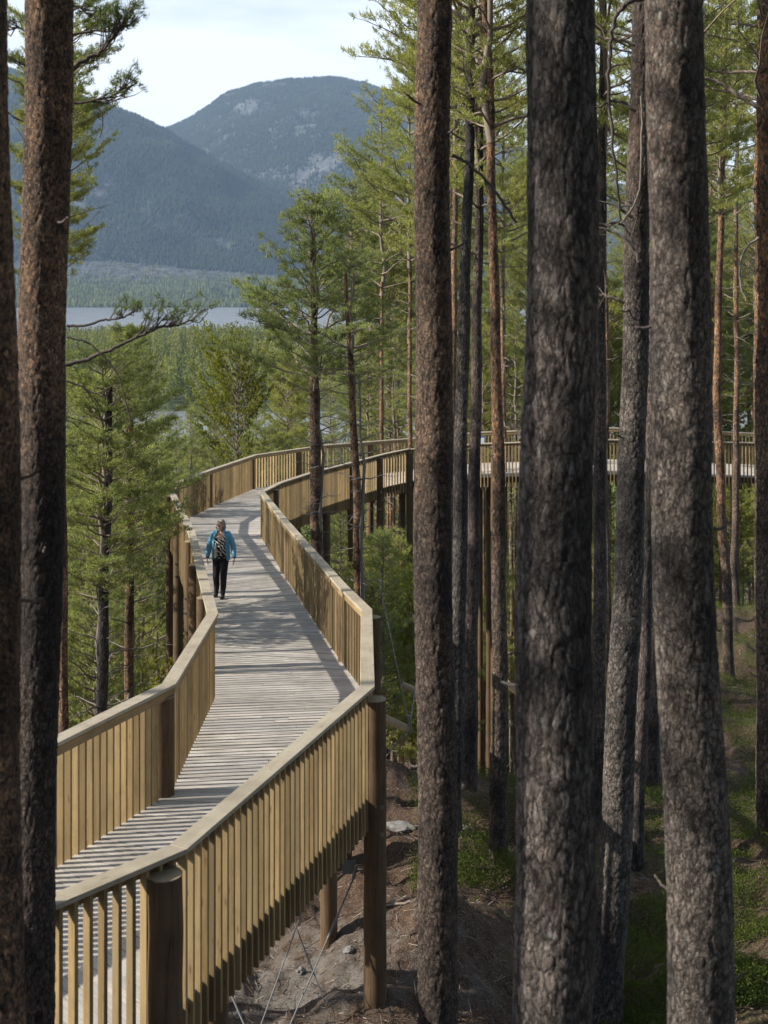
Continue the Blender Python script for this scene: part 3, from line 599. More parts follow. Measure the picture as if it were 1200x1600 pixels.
def needle_spray(root, path, n_side, reach, parent_name='foliage', mat=None, seed=1, start=0.35, nb=16, ln=0.045, wd=0.006, upb=.3):
    """side twigs with dense needle tufts along a limb (local coordinates)"""
    g = np.random.default_rng(seed); T = Tubes(); C = []; D = []; m_ = len(path)
    for j in range(n_side):
        s = start + (1 - start) * (j + g.uniform(0, .9)) / n_side; i = min(m_ - 2, int(s * (m_ - 1))); p = path[i]; tdir = path[min(i + 3, m_ - 1)] - path[max(i - 3, 0)]; tdir /= np.linalg.norm(tdir) + 1e-9
        d = tdir * g.uniform(.4, .9) + np.array([g.normal(0, .35), g.normal(0, .45), g.uniform(-.1, .8)]) ; d /= np.linalg.norm(d)
        l = reach * g.uniform(.45, 1.1) * (1.15 - .6 * s)
        e1 = p + d * l * .5 + g.normal(0, .02, 3); e2 = p + d * l + np.array([0, 0, .12 * l]); T.add([p, e1, e2], .006, .003, 4)
        for q in range(max(2, int(l / .07))):
            f = .3 + .7 * (q + 1) / max(2, int(l / .07)); base = p * (1 - f) + e2 * f
            sd_ = np.array([g.normal(0, 1), g.normal(0, 1), g.uniform(0, 1)]); sd_ /= np.linalg.norm(sd_); l3 = g.uniform(.02, .12) * (l / .4 + .3)
            tip = base + sd_ * l3; T.add([base, tip], .003, .002, 3); C.append(tip); D.append(sd_ * .7 + d * .5)
    link('twigs', T.mesh('twigs'), root, M['dark_limb'])
    return link(parent_name, tufts(parent_name, C, D, nb, ln, wd, .7, upb), root, mat or M['needle_dark'])

# ------------------------------------------------------------------ the named trunks of the photograph
def lin(pts, v): return float(np.interp(v, [p[0] for p in pts], [p[1] for p in pts]))
def photo_tree(key, uv, wpx, d, label, mat, seed, crownk='forest0', crz=None, cs=1.1, res=.022, seg=90, depth=.007, org=None, top=7.0, vbase=None, nm='pine_tree', group=None, plate=(19, 10), dead=None, nmat=None, crown_z=None, taper=0.006, stub=6):
    """uv: (v,u) centres down the picture; wpx: (v,width); d: metres; the trunk goes on to the ground and up to its crown"""
    vs = [p[0] for p in uv]; z = [(V0 - v) / F * d for v in vs]; x = [(u - 600) / F * d for v, u in uv]
    r = [lin(wpx, v) / F * d / 2 for v in vs]
    o_ = np.argsort(z); z = list(np.array(z)[o_]); x = list(np.array(x)[o_]); r = list(np.array(r)[o_])
    if vbase is not None: zg = (V0 - vbase) / F * d
    else: zg = float(full_z(np.array([x[0]]), np.array([d]))[0])
    sl_lo = (x[1] - x[0]) / (z[1] - z[0] + 1e-9)
    if zg < z[0] - .05:
        x.insert(0, x[0] + sl_lo * .5 * (zg - z[0])); z.insert(0, zg); r.insert(0, r[0] * 1.08)
    z0 = z[0]; z.insert(0, z0 - .5); x.insert(0, x[0]); r.insert(0, r[0] * 1.35); r[1] = r[1] * 1.18; z.insert(2, z[1] + .35); x.insert(2, x[1] + (x[2] - x[1]) * .35 / max(.4, z[3] - z[1])); r.insert(2, r[1] / 1.18)
    ztop = max(top, z[-1] + .5); sl_hi = np.clip((x[-1] - x[-2]) / (z[-1] - z[-2] + 1e-9), -.03, .03)
    x.append(x[-1] + sl_hi * (ztop - z[-1])); r.append(max(.045, r[-1] - taper * (ztop - z[-1]))); z.append(ztop)
    root = empty(nm, (x[1], d, z0)); tag(root, label, 'pine tree', group)
    pts = [(xx, d, zz) for xx, zz in zip(x, z)]
    big_trunk(pts, r, root, mat, seed, res, seg, depth, org, plate)
    loc = (x[-1] - x[1], 0, ztop - .3 - z0)
    if crown_z is not None: loc = (float(np.interp(crown_z, z, x)) - x[1], 0, crown_z - z0)
    put_crown(root, crownk, loc, cs, random.uniform(0, 6.28) if crz is None else crz, nmat or M['needle'])
    # stubs of broken branches
    for i in range(stub):
        zz = random.uniform(z0 + 3, min(ztop - 1, z0 + 14)); xx = float(np.interp(zz, z, x)); rr_ = float(np.interp(zz, z, r)); az = random.uniform(0, 6.28); ll = random.uniform(.02, .07) + rr_
        dv = Vector((math.cos(az), math.sin(az), random.uniform(-.2, .5)))
        c = Vector((xx, d, zz)); limb_part(root, [c + dv * rr_ * .6, c + dv * (rr_ + ll * .3), c + dv * (rr_ + ll * .6) + Vector((0, 0, .02))], .012, .007, 'branch_stub', M['dark_limb'], 6)
    return root, (z, x, r)
T_A, _ = photo_tree('A', [(0, -33), (400, -22), (800, -14), (1600, -4)], [(0, 88), (1600, 86)], 6.6, 'pine trunk cut by the left edge of the photo, warm tan flaky bark', M['bark_orange'], 3, top=5, org=lambda z: .85, seg=110)
T_B, _ = photo_tree('B', [(0, 75), (400, 70), (700, 65), (900, 61), (1100, 58), (1600, 50)], [(0, 75), (800, 73), (1600, 66)], 9.0, 'thick leaning pine trunk at the left, orange flaking bark above and dark below', M['bark_orange'], 5, top=6.5, org=lambda z: float(.05 + .85 * sstep(-2.0, .3, z)), seg=120, depth=.007, crownk='forest1')
T_C, _ = photo_tree('C', [(0, 678), (400, 676), (800, 678), (1200, 681), (1600, 687)], [(0, 54), (400, 56), (800, 59), (1200, 61), (1600, 63)], 10.2, 'straight pine trunk with red brown bark standing just right of the near walkway post', M['bark_orange'], 9, top=7, org=lambda z: float(.08 + .5 * sstep(-3.4, .6, z)), seg=110)
T_D, _ = photo_tree('D', [(0, 878), (400, 877), (800, 871), (1200, 866), (1600, 862)], [(0, 106), (800, 114), (1600, 124)], 7.0, 'widest dark grey pine trunk, deeply fissured, in the foreground', M['bark_grey'], 14, top=5.5, org=lambda z: .12, seg=170, depth=.007, plate=(17, 5), res=.017, crownk='forest2', crz=.4, cs=1.2)
T_E, _ = photo_tree('E', [(0, 1004), (200, 1002), (300, 998), (400, 993), (600, 993), (800, 985), (1000, 976), (1200, 968), (1400, 957), (1600, 947)], [(0, 34), (200, 37), (600, 40), (1000, 46), (1600, 50)], 15.5, 'leaning pine with ragged grey bark and a drooping dead bough between the two wide trunks', M['bark_lichen'], 21, top=9, org=lambda z: float(sstep(-1, 1.5, z)), seg=80, depth=.010, plate=(16, 7), crownk='forest1', cs=1.0, crown_z=5.4)
T_F, _ = photo_tree('F', [(0, 1055), (400, 1060), (800, 1068), (1200, 1082), (1600, 1096)], [(0, 88), (800, 92), (1600, 102)], 7.6, 'thick lichen grey pine trunk in the right foreground leaning slightly left', M['bark_lichen'], 27, top=6, org=lambda z: float(.15 + .45 * sstep(-.6, 1.2, z)), seg=130, depth=.006, plate=(19, 7), res=.018, crownk='forest0', crz=2, cs=1.2)
T_G, _ = photo_tree('G', [(0, 1196), (300, 1192), (700, 1192), (1000, 1196), (1370, 1201)], [(0, 24), (700, 27), (1370, 34)], 21.4, 'pine trunk at the right edge of the photo with orange upper bark', M['bark_far'], 33, top=10, vbase=1370, org=lambda z: float(sstep(-3.5, -.5, z)), seg=50, res=.035, crownk='forest2', crown_z=3.0, cs=1.0)
T_H, _ = photo_tree('H', [(0, 736), (200, 734), (400, 728), (600, 722), (800, 718), (1000, 716), (1240, 708)], [(0, 13), (400, 17), (800, 23), (1240, 28)], 23.0, 'slender grey pine trunk just right of the red brown trunk, upper crown bending away', M['bark_grey'], 35, top=8.5, org=lambda z: .1, seg=44, res=.035, crownk='forest0', crown_z=3.0, cs=.85)
T_H2, _ = photo_tree('H2', [(350, 748), (600, 744), (800, 741), (1000, 736), (1232, 733)], [(350, 14), (800, 20), (1232, 26)], 26.0, 'pine trunk rooted on the ridge behind the clearing, beside the slender grey one', M['bark_grey'], 37, top=7, vbase=1232, org=lambda z: .5, seg=40, res=.04, crownk='forest1', crown_z=0.6, cs=.85)
T_I, _ = photo_tree('I', [(0, 757), (100, 763), (200, 767), (400, 770), (600, 777), (900, 780), (1200, 780), (1350, 778)], [(0, 10), (200, 13), (600, 17), (900, 22), (1350, 29)], 21.4, 'straight reddish pine left of the widest dark trunk, its foot on the mossy mound', M['bark_far'], 39, top=9, vbase=1350, org=lambda z: float(sstep(-5.5, -2, z)), seg=44, res=.035, crownk='forest2', crown_z=2.6, cs=.85)
T_J, _ = photo_tree('J', [(150, 715), (300, 711), (550, 709), (700, 706), (1000, 702)], [(150, 8), (600, 10), (1000, 13)], 40.0, 'thin orange pine stem showing beside the red brown trunk', M['bark_far'], 41, top=12, org=lambda z: 1, seg=20, res=.08, crownk='forest0', crown_z=4.0, cs=.9, stub=2)
T_K, _ = photo_tree('K', [(400, 940), (700, 938), (1000, 936), (1292, 936)], [(400, 14), (700, 19), (1292, 25)], 23.4, 'dark pine trunk half hidden behind the widest trunk', M['bark_grey'], 43, top=8, vbase=1292, org=lambda z: .3, seg=40, res=.04, crownk='forest1', crown_z=2.4, cs=.9)
T_L, _ = photo_tree('L', [(300, 1024), (650, 1018), (1000, 1008), (1388, 990)], [(300, 13), (1000, 19), (1388, 26)], 21.0, 'thin leaning pine trunk behind the dead-bough pine', M['bark_grey'], 45, top=8, vbase=1388, org=lambda z: .3, seg=40, res=.04, crownk='forest2', crown_z=3.6, cs=.8)
T_M, _ = photo_tree('M', [(500, 1030), (1000, 1022), (1238, 1020)], [(500, 14), (1238, 22)], 25.6, 'pine trunk with a pale sunlit flank rooted behind the thin leaning one', M['bark_lichen'], 47, top=8, vbase=1238, org=lambda z: .3, seg=36, res=.05, crownk='forest0', crown_z=1.4, cs=.85)
T_N, _ = photo_tree('N', [(250, 1129), (400, 1125), (600, 1120), (800, 1127), (900, 1135), (1040, 1139)], [(250, 9), (600, 13), (1040, 17)], 36.0, 'pine with orange trunk seen right of the lichen grey foreground trunk', M['bark_far'], 49, top=9, org=lambda z: float(sstep(-9, -5, z)), seg=28, res=.06, crownk='young1', crown_z=2.0, cs=.85)
T_O, _ = photo_tree('O', [(500, 925), (800, 938), (1000, 946), (1180, 950)], [(500, 10), (1180, 15)], 33.0, 'slim reddish pine stem behind the widest trunk', M['bark_far'], 51, top=7, org=lambda z: .6, seg=24, res=.08, crownk='forest1', crown_z=0.5, cs=.8, stub=2)
# pines beside the walkway
T_P, _ = photo_tree('P', [(330, 488), (450, 489), (560, 491), (650, 491), (750, 493), (860, 495)], [(330, 5), (450, 9), (560, 13), (700, 17), (860, 19)], 32.5, 'bushy pine with a bare lower trunk standing inside the bend of the walkway', M['bark_far'], 53, top=1.9, org=lambda z: .55, seg=32, res=.05, crownk='bushy', crown_z=-2.75, cs=(1.28, 1.28, 1.0), nmat=M['needle'], taper=.02, crz=1.1, dead=1)
T_Q, _ = photo_tree('Q', [(450, 541), (560, 547), (650, 552), (760, 557), (900, 560)], [(450, 6), (560, 10), (760, 13), (900, 15)], 30.5, 'slim reddish pine with thin crown and bare twigs close to the inner handrail', M['bark_far'], 55, top=.4, org=lambda z: .9, seg=32, res=.05, crownk='sparse', crown_z=-2.6, cs=(.95, .95, .52), taper=.02)
T_S, _ = photo_tree('S', [(600, 204), (700, 203), (900, 202), (1100, 202)], [(600, 8), (800, 12), (1100, 15)], 26.0, 'green pine left of the walkway with a straight reddish trunk', M['bark_far'], 57, top=-1.4, org=lambda z: .9, seg=32, res=.05, crownk='young0', crown_z=-5.4, cs=(.95, .95, .66), nmat=M['needle'], taper=.02)
T_T, _ = photo_tree('T', [(640, 172), (800, 168), (900, 163), (1000, 161), (1120, 158)], [(640, 9), (900, 15), (1120, 19)], 24.0, 'darker grey pine trunk beside the straight reddish one left of the walkway', M['bark_grey'], 59, top=-3.4, org=lambda z: .15, seg=32, res=.05, crownk='young1', crown_z=-5.9, cs=(.85, .85, .62), nmat=M['needle'], taper=.02)
T_U, _ = photo_tree('U', [(500, 96), (800, 98), (1000, 99), (1130, 99)], [(500, 10), (1130, 16)], 22.0, 'red brown pine stem peeping out beside the thick leaning left trunk', M['bark_far'], 61, top=3.0, org=lambda z: .9, seg=32, res=.05, crownk='young1', crown_z=2.4, cs=(.5, .5, .5), nmat=M['needle_dark'], taper=.015)
for root, s_, hh, zz_ in ((T_P, 1.0, 5.5, None), (T_Q, .95, 5.5, None), (T_T, .9, 6, None), (T_S, .9, 6, None)):
    zc_ = {T_P: -2.6, T_Q: -2.6, T_T: -5.9, T_S: -5.4}[root] - root.location.z
    for k_ in range(1):
        b_ = link('dead_branches', CR['bare'][0], root, M['deadwood']); b_.location = (0, 0, zc_ - 5.2 + k_ * .4); b_.scale = (s_, s_, .95); b_.rotation_euler = (0, 0, 1.3 + 2.1 * k_ + s_)
# the long curved boughs that read against the background
def bough(root, uvs, d, r0, r1, spray=None, **k):
    o_, path = limb_part(root, [P(u, v, dd if dd else d) for u, v, dd in [(q + (None,))[:3] for q in uvs]], r0, r1, k.get('name', 'branch'), k.get('mat'))
    if not spray and r0 > .01:
        T = Tubes(); g_ = np.random.default_rng(int(abs(path[0][2]) * 997) + len(path)); m_ = len(path)
        for j in range(4 + int(g_.integers(0, 4))):
            i_ = int(g_.uniform(.25, .97) * (m_ - 2)); p_ = path[i_]; dv = g_.normal(0, 1, 3); dv /= np.linalg.norm(dv); ln_ = g_.uniform(.08, .38) * (r0 / .02)
            q1_ = p_ + dv * ln_ * .5; q2_ = p_ + dv * ln_ + g_.normal(0, .05, 3); T.add([p_, q1_, q2_], .006, .002, 4)
            T.add([q1_, q1_ + g_.normal(0, .10, 3)], .003, .0015, 3)
        link('twigs', T.mesh('twigs'), root, k.get('mat') or M['dark_limb'])
    if spray: needle_spray(root, path, *spray[:2], seed=spray[2], start=spray[3] if len(spray) > 3 else .35)
    return o_
bough(T_C, [(706, 243), (722, 248), (745, 266), (775, 302), (806, 347)], 10.2, .015, .011)
bough(T_E, [(1003, 0), (985, 4), (966, 20), (951, 60), (946, 110), (945, 170), (950, 230), (961, 290), (969, 345)], 15.2, .034, .012)
bough(T_E, [(992, 172), (972, 160), (950, 158), (925, 172)], 15.2, .022, .012)
bough(T_E, [(990, 70), (970, 62), (945, 60), (925, 52)], 15.2, .024, .014, mat=M['limb'])
bough(T_E, [(988, 340), (968, 325), (950, 318), (928, 316)], 15.2, .022, .012)
bough(T_E, [(998, 408), (990, 390), (972, 368), (950, 358), (935, 356)], 15.0, .024, .010, mat=M['deadwood'])
bough(T_E, [(985, 372), (972, 352), (958, 348), (945, 352)], 15.0, .018, .010)
bough(T_E, [(1002, 150), (1004, 200), (1003, 250), (999, 300), (985, 330), (966, 352)], 15.1, .012, .012, mat=M['deadwood'])
bough(T_E, [(975, 473), (955, 465), (938, 461), (920, 462)], 15.2, .022, .013, mat=M['limb'])
bough(T_G, [(1186, 166), (1160, 150), (1130, 132), (1100, 122)], 21.0, .042, .028, mat=M['limb'])
bough(T_G, [(1186, 372), (1168, 385), (1156, 410), (1156, 440), (1166, 470)], 21.0, .022, .014, mat=M['deadwood'])
# living boughs with dark needles beside the thick left trunk
bough(T_B, [(108, 107), (130, 92), (155, 76), (178, 52), (200, 30)], 9.3, .022, .007, (26, .34, 71, .42))
bough(T_B, [(110, 54), (140, 49), (172, 48), (186, 44)], 9.4, .012, .005, (16, .30, 72, .3))
bough(T_B, [(108, 8), (125, 12), (145, 26)], 9.5, .010, .005, (12, .22, 79, .2))
bough(T_B, [(108, 161), (130, 162), (155, 158), (180, 150), (198, 134)], 9.3, .011, .005, (20, .28, 73, .35))
bough(T_B, [(146, 163), (158, 175), (160, 195), (156, 215)], 9.3, .006, .004)
bough(T_B, [(103, 569), (140, 562), (175, 549), (210, 529), (250, 514), (280, 508), (310, 492)], 9.6, .018, .006, (26, .34, 74, .48))
bough(T_B, [(104, 508), (135, 509), (160, 502), (190, 497), (212, 485)], 9.6, .012, .006, (9, .17, 75, .6))
bough(T_B, [(42, 50), (25, 44), (8, 50)], 9.4, .008, .005, (12, .2, 76, .2))
bough(T_B, [(38, 103), (25, 92), (10, 86)], 9.4, .009, .005, (3, .08, 77, .2))
bough(T_B, [(38, 140), (28, 128), (12, 122)], 9.3, .009, .005)
bough(T_B, [(36, 190), (24, 184), (14, 176)], 9.3, .009, .006)
bough(T_B, [(104, 527), (130, 534), (155, 552), (185, 590), (200, 640), (205, 670)], 9.4, .008, .004)
bough(T_B, [(103, 594), (125, 604), (150, 615), (175, 603)], 9.5, .008, .004)

# ------------------------------------------------------------------ trees of the background, each on its own spot
def at(u, d): return (u - 600) / F * d, d
# dark pine behind the thick left trunk, crown to the right of it
x, y = at(84, 30); gen_tree(x, y, 25.6, 'young1', 'tall dark green pine rising behind the thick left trunk against the mountain', None, hc=1, s=.70, sxy=.72, nmat=M['needle_dark'], zb=-20.2, bare=False)
G1 = 'pines on the slope left of the walkway'
for (u, d, H, k, s, lab) in [(150, 34, 15.5, 'young0', .95, 'leafy young pine with pointed top below the lake at the left'),
        (125, 44, 17.5, 'young1', 1.0, 'yellowish green pine low at the left behind the reddish trunk'),
        (214, 42, 17.0, 'young1', .85, 'broad dark green pine just left of the outer walkway posts'),
        (312, 52, 18.2, 'young0', .72, 'small dark pine standing directly beyond the outer handrail corner')]:
    x, y = at(u, d); gen_tree(x, y, H, k, lab, G1, s=s, nmat=M['needle'] if 'dark' not in lab else M['needle_dark'])
x, y = at(374, 58); gen_tree(x, y, 25.0, 'birch', 'yellow green conical tree beyond the bend of the walkway', None, cat='tree', name='broadleaf_tree', s=1.0, sxy=.72, bare=False, nmat=M['birch'])
x, y = at(415, 62); gen_tree(x, y, 22.0, 'young1', 'pine between the yellow green tree and the bushy pine', None, s=.95)
x, y = at(552, 64); gen_tree(x, y, 31.0, 'young1', 'pine with dense crown behind the bushy walkway pine', None, s=.95, sxy=1.1)
LM = [(98, 'the thick leaning trunk'), (160, 'the darker grey trunk'), (203, 'the straight reddish trunk'), (262, 'the outer walkway posts'), (400, 'the yellow green tree'), (560, 'the bushy walkway pine'), (678, 'the red brown trunk'), (775, 'the reddish trunk'), (872, 'the widest trunk'), (985, 'the dead-bough pine'), (1065, 'the lichen grey trunk'), (1125, 'the orange pine'), (1195, 'the right edge pine')]
KD = {'forest0': 'tall pine', 'forest1': 'loose crowned pine', 'forest2': 'broad crowned pine', 'young0': 'pointed young pine', 'young1': 'dense green pine', 'sparse': 'thin crowned pine', 'spruce': 'dark spruce', 'birch': 'leafy tree'}
def where(u):
    l = [m_ for m_ in LM if m_[0] <= u]; r_ = [m_ for m_ in LM if m_[0] > u]
    if not l: return 'left of ' + r_[0][1]
    if not r_: return 'beyond ' + l[-1][1]
    return ('just right of ' + l[-1][1]) if u - l[-1][0] < r_[0][0] - u else ('just left of ' + r_[0][1])
# forest that closes the right-hand background
G2 = 'pines of the forest behind the round walkway'; LB2 = 'one of the green pines massed behind the round walkway'
spots = [(596, 56, 31.0, 'forest2', 1.15), (640, 50, 30.5, 'forest0', 1.1), (612, 66, 29.5, 'young1', 1.15), (700, 46, 27.5, 'young1', 1.1),
         (790, 50, 30.0, 'forest0', 1.1), (835, 55, 27.0, 'young1', 1.1), (905, 60, 29.0, 'sparse', 1.15),
         (950, 44, 24.0, 'forest2', 1.05), (1110, 62, 33.5, 'forest0', 1.2), (1150, 46, 23.0, 'forest1', 1.05),
          (1085, 48, 21.0, 'young0', 1.1), (1040, 70, 31.0, 'forest1', 1.2), (880, 72, 29.0, 'young1', 1.2),
         (760, 72, 27.0, 'young1', 1.2), (650, 74, 23.0, 'young0', 1.2), (590, 78, 22.0, 'young1', 1.1), (535, 70, 18.0, 'young0', 1.1), (560, 84, 18.0, 'spruce', 1.1), (700, 80, 24.0, 'spruce', 1.2), (1180, 78, 24.0, 'forest1', 1.1), (930, 84, 28.0, 'forest0', 1.2), (1120, 84, 24.0, 'young1', 1.2)]
for (u, d, H, k, s) in spots:
    x, y = at(u, d); gen_tree(x, y, H, k, ('high ' if H > 30 else '') + KD[k] + ' behind the round walkway, ' + where(u), G2, s=s, tr=1.1)
g = np.random.default_rng(98)
for i in range(34):
    u = 560 + 680 * (i + g.uniform(0, 1)) / 34; d = g.uniform(60, 92); x, y = at(u, d); zb_ = float(full_z(np.array([x]), np.array([y]))[0]); vt = g.uniform(230, 520); H = (V0 - vt) / F * d - zb_
    gen_tree(x, y, max(9, H), ['young0', 'young1', 'forest0', 'young1'][i % 4], 'lower ' + KD[['young0', 'young1', 'forest0', 'young1'][i % 4]] + ' behind the round walkway, ' + where(u), G2, s=g.uniform(.95, 1.2), tr=1.0)
for (u, d, vt, k, lab) in [(300, 78, 640, 'young0', 'pointed small pine against the near water beyond the outer railing'), (335, 92, 605, 'young1', 'rounded pine left of the yellow green conical tree'), (448, 74, 560, 'young1', 'pine behind the inner bend of the railing, right of the yellow green tree'), (275, 100, 655, 'forest0', 'pine half hiding the near water at the left of the corner'), (360, 120, 590, 'forest2', 'pine behind the yellow green tree, before the near water'), (400, 112, 600, 'young0', 'pointed pine peeping between the yellow green tree and the bushy pine'), (455, 104, 585, 'young1', 'pine before the near water just left of the bushy pine trunk'), (515, 98, 560, 'forest0', 'pine seen between the bare trunks of the bushy and the slim pine'), (585, 108, 545, 'young1', 'pine before the near water right of the slim reddish pine'), (625, 96, 540, 'forest2', 'broad pine seen left of the red brown trunk above the railing'), (245, 120, 600, 'forest1', 'loose pine on the shore of the near water at the left')]:
    x, y = at(u, d); zb_ = float(full_z(np.array([x]), np.array([y]))[0]); gen_tree(x, y, (V0 - vt) / F * d - zb_, k, lab, G1, s=1.0)
# understorey: lower trees whose crowns fill the view under the deck
G3 = 'young trees on the slope under the walkway'; LB3 = 'one of the young green trees growing on the slope below the walkway'
g = np.random.default_rng(99)
def under(n, u0, u1, d0, d1, hmin, hmax):
    for i in range(n):
        u = g.uniform(u0, u1); d = g.uniform(d0, d1); x, y = at(u, d); k = ['young0', 'young1', 'young0', 'birch', 'forest1', 'spruce'][g.integers(0, 6)]
        H = g.uniform(hmin, hmax); nm_ = M['birch'] if k == 'birch' else (M['spruce'] if k == 'spruce' else M['needle'])
        gen_tree(x, y, H, k, ('small ' if H < 9 else 'tall ' if H > 12.5 else '') + ('farther ' if d > 88 else 'nearer ' if d < 66 else '') + {'birch': 'leafy yellow green tree', 'spruce': 'dark young spruce', 'forest1': 'loose young pine'}.get(k, 'bushy young pine') + (' downhill, ' if u < 340 else ' below the deck, ') + where(u), G3, cat='young tree', name='young_tree', s=min(1.0, H / 9.5), bare=False, nmat=nm_, tr=.7)
under(22, 90, 340, 38, 95, 7, 13); under(10, 100, 300, 26, 40, 5, 8); under(38, 480, 860, 58, 120, 8, 15); under(24, 900, 1230, 62, 120, 9, 16); under(8, 330, 600, 62, 110, 8, 13); under(6, 520, 700, 34, 46, 5, 8.5); under(9, 900, 1200, 52, 70, 5, 8)
# bare stems of the deeper forest
G4 = 'slim pine stems deep in the forest'; LB4 = 'one of the slim pine stems standing deep in the forest'
for (u, d) in [(130, 36), (222, 44), (245, 52), (110, 50), (186, 60), (615, 60), (655, 58), (755, 62), (806, 60), (905, 58), (1000, 62), (1110, 66), (1150, 60), (1180, 58), (575, 66), (530, 62), (690, 64)]:
    x, y = at(u, d); gen_tree(x, y, g.uniform(21, 27) if u > 560 else g.uniform(13, 16), ['forest0', 'forest1', 'sparse'][g.integers(0, 3)], ('nearer ' if d < 59 else 'farther ' if d > 61 else '') + 'slim pine stem deep in the forest, ' + where(u), G4, s=.9, tr=1.0)
# unseen pines added outside the frame to throw dappled shade from the left
G5 = 'unseen pines added for shade left of the frame'
for (x, y, H, k) in [(-9.2, 5.0, 17, 'sparse'), (-16, 24, 24, 'sparse'), (-19, 12.4, 24, 'sparse'), (-13.5, 31, 23, 'sparse'), (-24, 21, 26, 'sparse'), (-13, 19.5, 20, 'sparse'), (-20, 28, 26, 'forest1')]:
    gen_tree(x, y, H, k, 'one of the unseen pines added at the left to cast shade', G5, s=1.0, tr=1.3)

# the wood goes on behind and to the right of the viewpoint
G6 = 'pines around the viewpoint'
for (x, y, H, k) in [(-5, -6, 17, 'forest0'), (-1, -8, 18, 'young1'), (3, -6, 16, 'forest2'), (7, -3, 17, 'young1'), (9, 2, 16, 'forest0'), (8, 7, 15, 'young0'), (11, 9, 18, 'forest2'), (12, 14, 19, 'young1'), (-9, -5, 16, 'young1'), (-3, -13, 20, 'forest2'), (4, -12, 18, 'young1'), (11, -7, 18, 'forest0'), (14, 2, 17, 'young1'), (15, 20, 21, 'forest0'), (16, 27, 22, 'forest2'), (-12, -1, 15, 'young0'), (0, -18, 19, 'young1'), (-9, -14, 19, 'forest0'), (10, -16, 20, 'forest2'), (18, 10, 19, 'young1'), (18, -6, 19, 'young0')]:
    gen_tree(x, y, H, k, 'one of the pines around the viewpoint that the photo does not show', G6, s=1.25, tr=1.3)
# ------------------------------------------------------------------ the wooden walkway
# stations: (right x, right y, left x, left y, deck z)
def zp(y): return -5.16 - 0.0545 * y
SD = [(-4.6, 6.2, -6.6, 7.3, zp(6.8)), (-3.6, 7.7, -5.3, 9.1, zp(8.6)), (-1.66, 10.15, -3.56, 12.2, None), (-0.23, 15.1, -2.52, 15.2, None), (-0.30, 19.7, -2.56, 19.4, None),
      (-0.75, 21.8, -3.15, 22.55, None), (-2.29, 29.9, -4.25, 28.5, None), (-3.57, 37.0, -6.14, 37.2, None), (-3.27, 39.7, -6.38, 39.8, None), (-2.5, 43.5, -6.0, 43.9, -7.55),
      (-1.19, 47.5, -4.95, 49.5, -7.74), (0.0, 49.3, -2.34, 52.0, -7.66), (1.0, 50.0, 0.95, 53.2, -7.55), (3.8, 49.2, 3.98, 53.0, -7.25), (8.14, 48.0, 8.84, 52.0, -6.95), (13.97, 48.0, 14.2, 51.5, -7.08), (17.2, 46.0, 18.6, 49.5, -7.15), (20.5, 42.0, 23.0, 44.5, -7.2)]
ST = []
for rx, ry, lx, ly, z in SD:
    ST.append((Vector((rx, ry, zp(ry) if z is None else z)), Vector((lx, ly, zp(ly) if z is None else z))))
RH = 1.25
wk = empty('walkway', (-1.6, 15, -9.2)); tag(wk, 'winding elevated timber walkway on round posts with slatted railings', 'walkway')
wo = Vector(wk.location)
class WB(MB):
    def build(s, name, mat, parent=wk, **k):
        s.v = [p - wo for p in s.v]; return MB.build(s, name, mat, parent, **k)
# deck boards laid across the path
mb = WB(); pitch = 0.128
for i in range(len(ST) - 1):
    r0, l0 = ST[i]; r1, l1 = ST[i + 1]; ln = ((r1 - r0).length + (l1 - l0).length) / 2; n = max(1, round(ln / pitch))
    for k in range(n):
        t0 = k / n; t1 = (k + 1 - 0.075) / n
        a0, b0 = l0.lerp(l1, t0), r0.lerp(r1, t0); a1, b1 = l0.lerp(l1, t1), r0.lerp(r1, t1)
        e = (b0 - a0).normalized() * 0.03; dz = Vector((0, 0, random.uniform(-.0035, .0035)))
        j = random.uniform(0.35, 0.65); qa = a0.lerp(b0, j); qb = a1.lerp(b1, j)
        if random.random() < 0.5:
            g_ = (b0 - a0).normalized() * 0.002
            mb.prism([a0 - e + dz, qa - g_ + dz, qb - g_ + dz, a1 - e + dz], 0.036); mb.prism([qa + g_ - dz, b0 + e - dz, b1 + e - dz, qb + g_ - dz], 0.036)
        else: mb.prism([a0 - e + dz, b0 + e + dz, b1 + e + dz, a1 - e + dz], 0.036)
mb.build('deck', M['deck'])
# stringers, joists
mb = WB()
for sd in (0, 1):
    for i in range(len(ST) - 1):
        a, b = ST[i][sd], ST[i + 1][sd]; inn = (ST[i][1 - sd] - ST[i][sd]).normalized() * 0.05; inn2 = (ST[i + 1][1 - sd] - ST[i + 1][sd]).normalized() * 0.05
        mb.beam(a + inn + Vector((0, 0, -.15)), b + inn2 + Vector((0, 0, -.15)), 0.07, 0.22)
        m0 = a.lerp(ST[i][1 - sd], .35); m1 = b.lerp(ST[i + 1][1 - sd], .35); mb.beam(m0 + Vector((0, 0, -.15)), m1 + Vector((0, 0, -.15)), 0.06, 0.22)
mb.build('stringers', M['post'])
